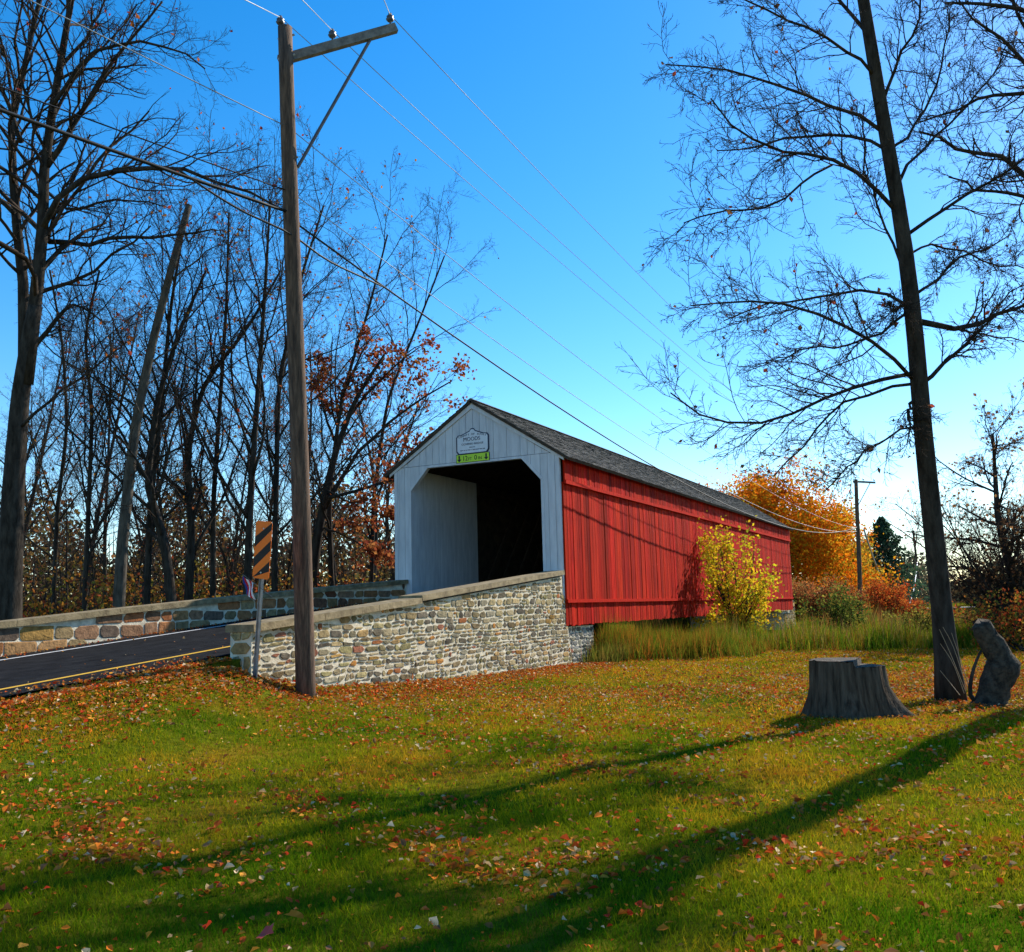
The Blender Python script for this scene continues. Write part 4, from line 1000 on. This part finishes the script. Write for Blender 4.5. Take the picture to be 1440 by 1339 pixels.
mg=MB()
def lawn_patch(n,dmin,dmax,h,wd,simple=False):
    # sample evenly over the ground wedge the camera sees (a little wider)
    d=np.sqrt(rg.uniform(dmin**2,dmax**2,n)); a=rg.uniform(-.70,.70,n)
    hx,hy=math.sin(HEAD),math.cos(HEAD); fx,fy=np.array([hx,hy]),np.array([hy,-hx])
    X=CAM[0]+d*(np.cos(a)*fx[0]+np.sin(a)*fy[0]); Y=CAM[1]+d*(np.cos(a)*fx[1]+np.sin(a)*fy[1])
    k=in_lawn(X,Y)&(Y<9.5); X,Y=X[k],Y[k]
    v=vnoise(X,Y,.9,5)+.6*vnoise(X,Y,3.1,6)+rg.normal(size=len(X))*.28
    far=sstep(-19,-8,Y)*.46
    t=np.clip(.38+.56*v+far,0,1)[:,None]
    g0=np.array([.060,.165,.003]); g1_=np.array([.27,.28,.006]); g2=np.array([.60,.30,.015])
    C=np.where(t<.5,g0+(g1_-g0)*t*2,g1_+(g2-g1_)*(t-.5)*2)*rg.uniform(.65,1.3,(len(X),1))
    hh=h*rg.uniform(.5,1.3,len(X))*(1+.35*vnoise(X,Y,2.0,9)); pos=np.stack([X,Y,ground(X,Y)-.004],-1)
    wdv=np.full(len(X),wd)*rg.uniform(.7,1.3,len(X))
    if simple:
        N=len(X); a_=rg.rand(N)*6.283; u=np.stack([np.cos(a_),np.sin(a_),np.zeros(N)],-1)*wdv[:,None]*1.2; l=rg.normal(size=(N,3))*.6; l[:,2]=1; l=nz(l)*hh[:,None]
        mg.add(np.stack([pos-u,pos+u,pos+l],1).reshape(-1,3),None,np.arange(N)[:,None]*3+np.array([[0,1,2]]),np.repeat(C,3,0))
    else:
        V,Q,T,Cc=blades(pos,hh,wdv,C,.55); mg.add(V,Q,T,Cc)
lawn_patch(150000,3.2,8,.060,.0022)
lawn_patch(170000,8,15,.062,.0038,True)
lawn_patch(150000,15,34,.065,.008,True)
tag(mg.build('lawn_grass',M['grass']),'short green and straw coloured mown grass of the lawn','grass',kind='stuff')
# fallen leaves
ml=MB()
def litter(n,X,Y,size,road=False):
    k=(in_lawn(X,Y)&(Y<8.5))|road; X,Y=X[k],Y[k]; n=len(X)
    pos=np.stack([X,Y,(road_z(Y)+.012 if road else ground(X,Y)+rg.uniform(.012,.05,n))],-1)
    ax=nz(np.stack([rg.normal(size=n),rg.normal(size=n),rg.normal(size=n)*.30],-1)); up_=nz(np.stack([rg.normal(size=n)*.45,rg.normal(size=n)*.45,np.ones(n)],-1)); sd=nz(np.cross(ax,up_)); nn=np.cross(sd,ax)
    s=(size*.74*np.exp(np.clip(rg.normal(size=n),-2,1.6)*.38))[:,None]; cu=rg.uniform(.05,.55,(n,1))
    V=np.stack([pos-ax*s*.5,pos-ax*s*.1+sd*s*.36+nn*s*cu,pos+ax*s*.28+sd*s*.22+nn*s*cu*.8,pos+ax*s*.55+nn*s*cu*.4,pos+ax*s*.28-sd*s*.22+nn*s*cu*.8,pos-ax*s*.1-sd*s*.36+nn*s*cu],1)
    cols=np.array([(.66,.18,.02),(.58,.10,.02),(.50,.22,.05),(.62,.40,.18),(.36,.13,.04),(.68,.52,.32),(.58,.05,.015),(.70,.30,.04),(.28,.13,.06)]); C=cols[rg.choice(len(cols),n,p=[.24,.18,.12,.08,.10,.04,.08,.12,.04])]*rg.uniform(.7,1.25,(n,1))
    i=np.arange(n)[:,None]*6; ml.add(V.reshape(-1,3),np.concatenate([i+np.array([[0,1,2,3]]),i+np.array([[0,3,4,5]])]),None,np.repeat(C,6,0))
def wedge(n,dmin,dmax):
    d=np.sqrt(rg.uniform(dmin**2,dmax**2,n)); a=rg.uniform(-.70,.70,n); hx,hy=math.sin(HEAD),math.cos(HEAD)
    return CAM[0]+d*(np.cos(a)*hx+np.sin(a)*hy),CAM[1]+d*(np.cos(a)*hy-np.sin(a)*hx)
X,Y=wedge(26000,3.4,10); k=vnoise(X,Y,1.6,21)+.7*vnoise(X,Y,4.5,41)+rg.normal(size=len(X))*.30>.42; litter(0,X[k],Y[k],.056)
X,Y=wedge(2600,3.4,11); litter(0,X,Y,.042)
X,Y=wedge(30000,9,20); k=vnoise(X,Y,1.1,22)+.6*vnoise(X,Y,3.6,42)+rg.normal(size=len(X))*.35+sstep(-19,-8,Y)*.9>.22; litter(0,X[k],Y[k],.056)
X,Y=wedge(42000,17,36); k=vnoise(X,Y,.8,23)+rg.normal(size=len(X))*.6+sstep(-14,-4,Y)*.6>.1; litter(0,X[k],Y[k],.062)
# drifts: under the leaning tree, along the wall foot, on the bank by the sign
n=9000; X=rg.normal(size=n)*2.6+11.2; Y=rg.normal(size=n)*2.6-4.2; litter(n,X,Y,.062)
n=5000; Y=rg.uniform(-13,1,n); X=.15+np.abs(rg.normal(size=n))*.7; litter(n,X,Y,.07)
n=6500; Y=rg.uniform(-19,-12.2,n); X=-.5+np.abs(rg.normal(size=n))*.75; litter(n,X,Y,.062)
X=np.r_[rg.uniform(-5.6,-1,60),left_face(-8)+.1+np.abs(rg.normal(size=500))*.22,rg.uniform(-1.3,-.5,500)]; Y=rg.uniform(-17,-3,len(X)); Y[60:560]=rg.uniform(-16,-2,500); X[60:560]=left_face(Y[60:560])+.06+np.abs(rg.normal(size=500))*.20; Y[560:]=rg.uniform(-18,-12.8,500); litter(0,X,Y,.055,True)
tag(ml.build('fallen_leaves',M['litter']),'orange brown and cream fallen leaves scattered over the lawn','leaves',kind='stuff')

# tall rough grass and weeds along the creek edge
mw=MB()
def weeds(n,x0,x1,ycen,yw,h0,h1,pal,lean=.22,wd=.007):
    X=rg.uniform(x0,x1,n); Y=(ycen(X) if callable(ycen) else ycen)+rg.normal(size=n)*yw; v=vnoise(X,Y,1.2,31)
    C=np.array(pal)[np.clip(((v*.5+.5+rg.normal(size=n)*.22)*len(pal)).astype(int),0,len(pal)-1)]*rg.uniform(.6,1.3,(n,1))
    pos=np.stack([X,Y,ground(X,Y)-.02],-1); cl=np.clip(.78+.60*vnoise(X,Y,2.4,33)+.35*vnoise(X,Y,.8,35),.25,1.8); h=rg.uniform(h0,h1,n)*cl
    V,Q,T,Cc=blades(pos,h,np.full(n,wd),C,lean); mw.add(V,Q,T,Cc)
GP=[(.05,.13,.008),(.09,.19,.010),(.16,.25,.012),(.30,.27,.02),(.38,.15,.02),(.10,.20,.012),(.18,.27,.012)]
edge=lambda X:6.9+.28*X
weeds(26000,-.1,15,lambda X:edge(X)+1.2,.75,.25,.80,GP)
weeds(16000,-.1,4.2,lambda X:3.6+.75*X,.9,.3,.95,[(.09,.17,.012),(.14,.22,.014),(.36,.13,.02),(.28,.22,.02),(.12,.19,.014)],.2)
weeds(700,-.1,9,lambda X:edge(X)+1.0,.8,.9,1.5,[(.30,.16,.05),(.38,.24,.08),(.22,.12,.05)],.15,.006)
weeds(1500,.1,1.0,lambda X:2.0+.5*X,.6,.3,.8,[(.16,.20,.02),(.20,.22,.03),(.28,.20,.04)],.25)
weeds(20000,-.1,24,lambda X:11.0+.15*X,1.5,.5,1.2,GP,.2,.010)
weeds(9000,2,40,lambda X:31.5+0*X,2.0,.6,1.4,[(.16,.17,.03),(.28,.16,.04),(.32,.10,.03),(.22,.20,.04)],.2,.02)
weeds(15000,.05,1.9,lambda X:rg.uniform(2.6,17,len(X)),.3,.55,1.25,[(.07,.16,.010),(.13,.22,.012),(.36,.14,.02),(.26,.24,.02),(.08,.16,.012),(.42,.15,.02)],.2,.008)
weeds(12000,-8.5,-5.7,lambda X:rg.uniform(1.5,33,len(X)),.3,1.6,2.6,[(.06,.09,.015),(.12,.11,.02),(.16,.09,.03)],.2,.016)  # row added beyond the bridge to block light, keeping the gap beneath dark
tag(mw.build('tall_grass',M['grass']),'tall green and rust coloured grass along the creek edge','tall grass',kind='stuff')
# dry stalks by the leaning trunk
def stalks():
    c=atz(1352,985,0); c[2]=g1(c[0],c[1]); root=tag(empty('dry_grass_stalks',c),'few pale dry stalks leaning against the big trunk','dry grass'); D_=float((c-CAM)@FW)-.25
    for pts in ([(1356,975),(1340,930),(1322,905)],[(1358,972),(1335,915),(1321,885)],[(1360,970),(1340,905),(1326,882)],[(1350,978),(1332,955),(1322,943)],[(1362,965),(1350,925),(1338,890)]):
        q=np.array([P(x,y,D_) for x,y in pts])-c; mb=MB(); mb.tubes(smooth(resample(q,7),1)[None],np.linspace(.006,.003,7)[None],4); mb.build('stalk',flat_straw,root)
flat_straw=flatmat('straw',(.42,.32,.20)); stalks()
# single conspicuous leaves and scraps on the grass
def big_leaf(x,y,size,col,label,cat='leaf'):
    c=atz(x,y,0.03); c[2]=g1(c[0],c[1])+.05; o=MB(); r=np.random.RandomState(int(x)); n=11
    ang=np.arange(n)*2*np.pi/n; rad=size*(.55+.45*np.abs(np.cos(ang*2.5))); V=[(0,0,0)]+[(rad[i]*math.cos(ang[i]),rad[i]*math.sin(ang[i]),size*.35*abs(math.sin(ang[i]))+r.normal()*.006) for i in range(n)]
    o.add(V,None,[(0,1+i,1+(i+1)%n) for i in range(n)]); ob_=o.build('fallen_leaf' if cat=='leaf' else 'paper_scrap',flatmat('leafcol%d'%x,col)); ob_.location=c; ob_.rotation_euler=(.5,-.25,x*.1); tag(ob_,label,cat)
big_leaf(303,1167,.075,(.62,.12,.03),'large curled red orange leaf in the left foreground')
big_leaf(375,1313,.06,(.55,.05,.03),'bright red leaf near the bottom edge')
big_leaf(414,1290,.06,(.55,.25,.05),'orange curled leaf near the bottom left')
big_leaf(41,1098,.045,(.75,.76,.78),'small white scrap on the grass at the left edge','scrap')
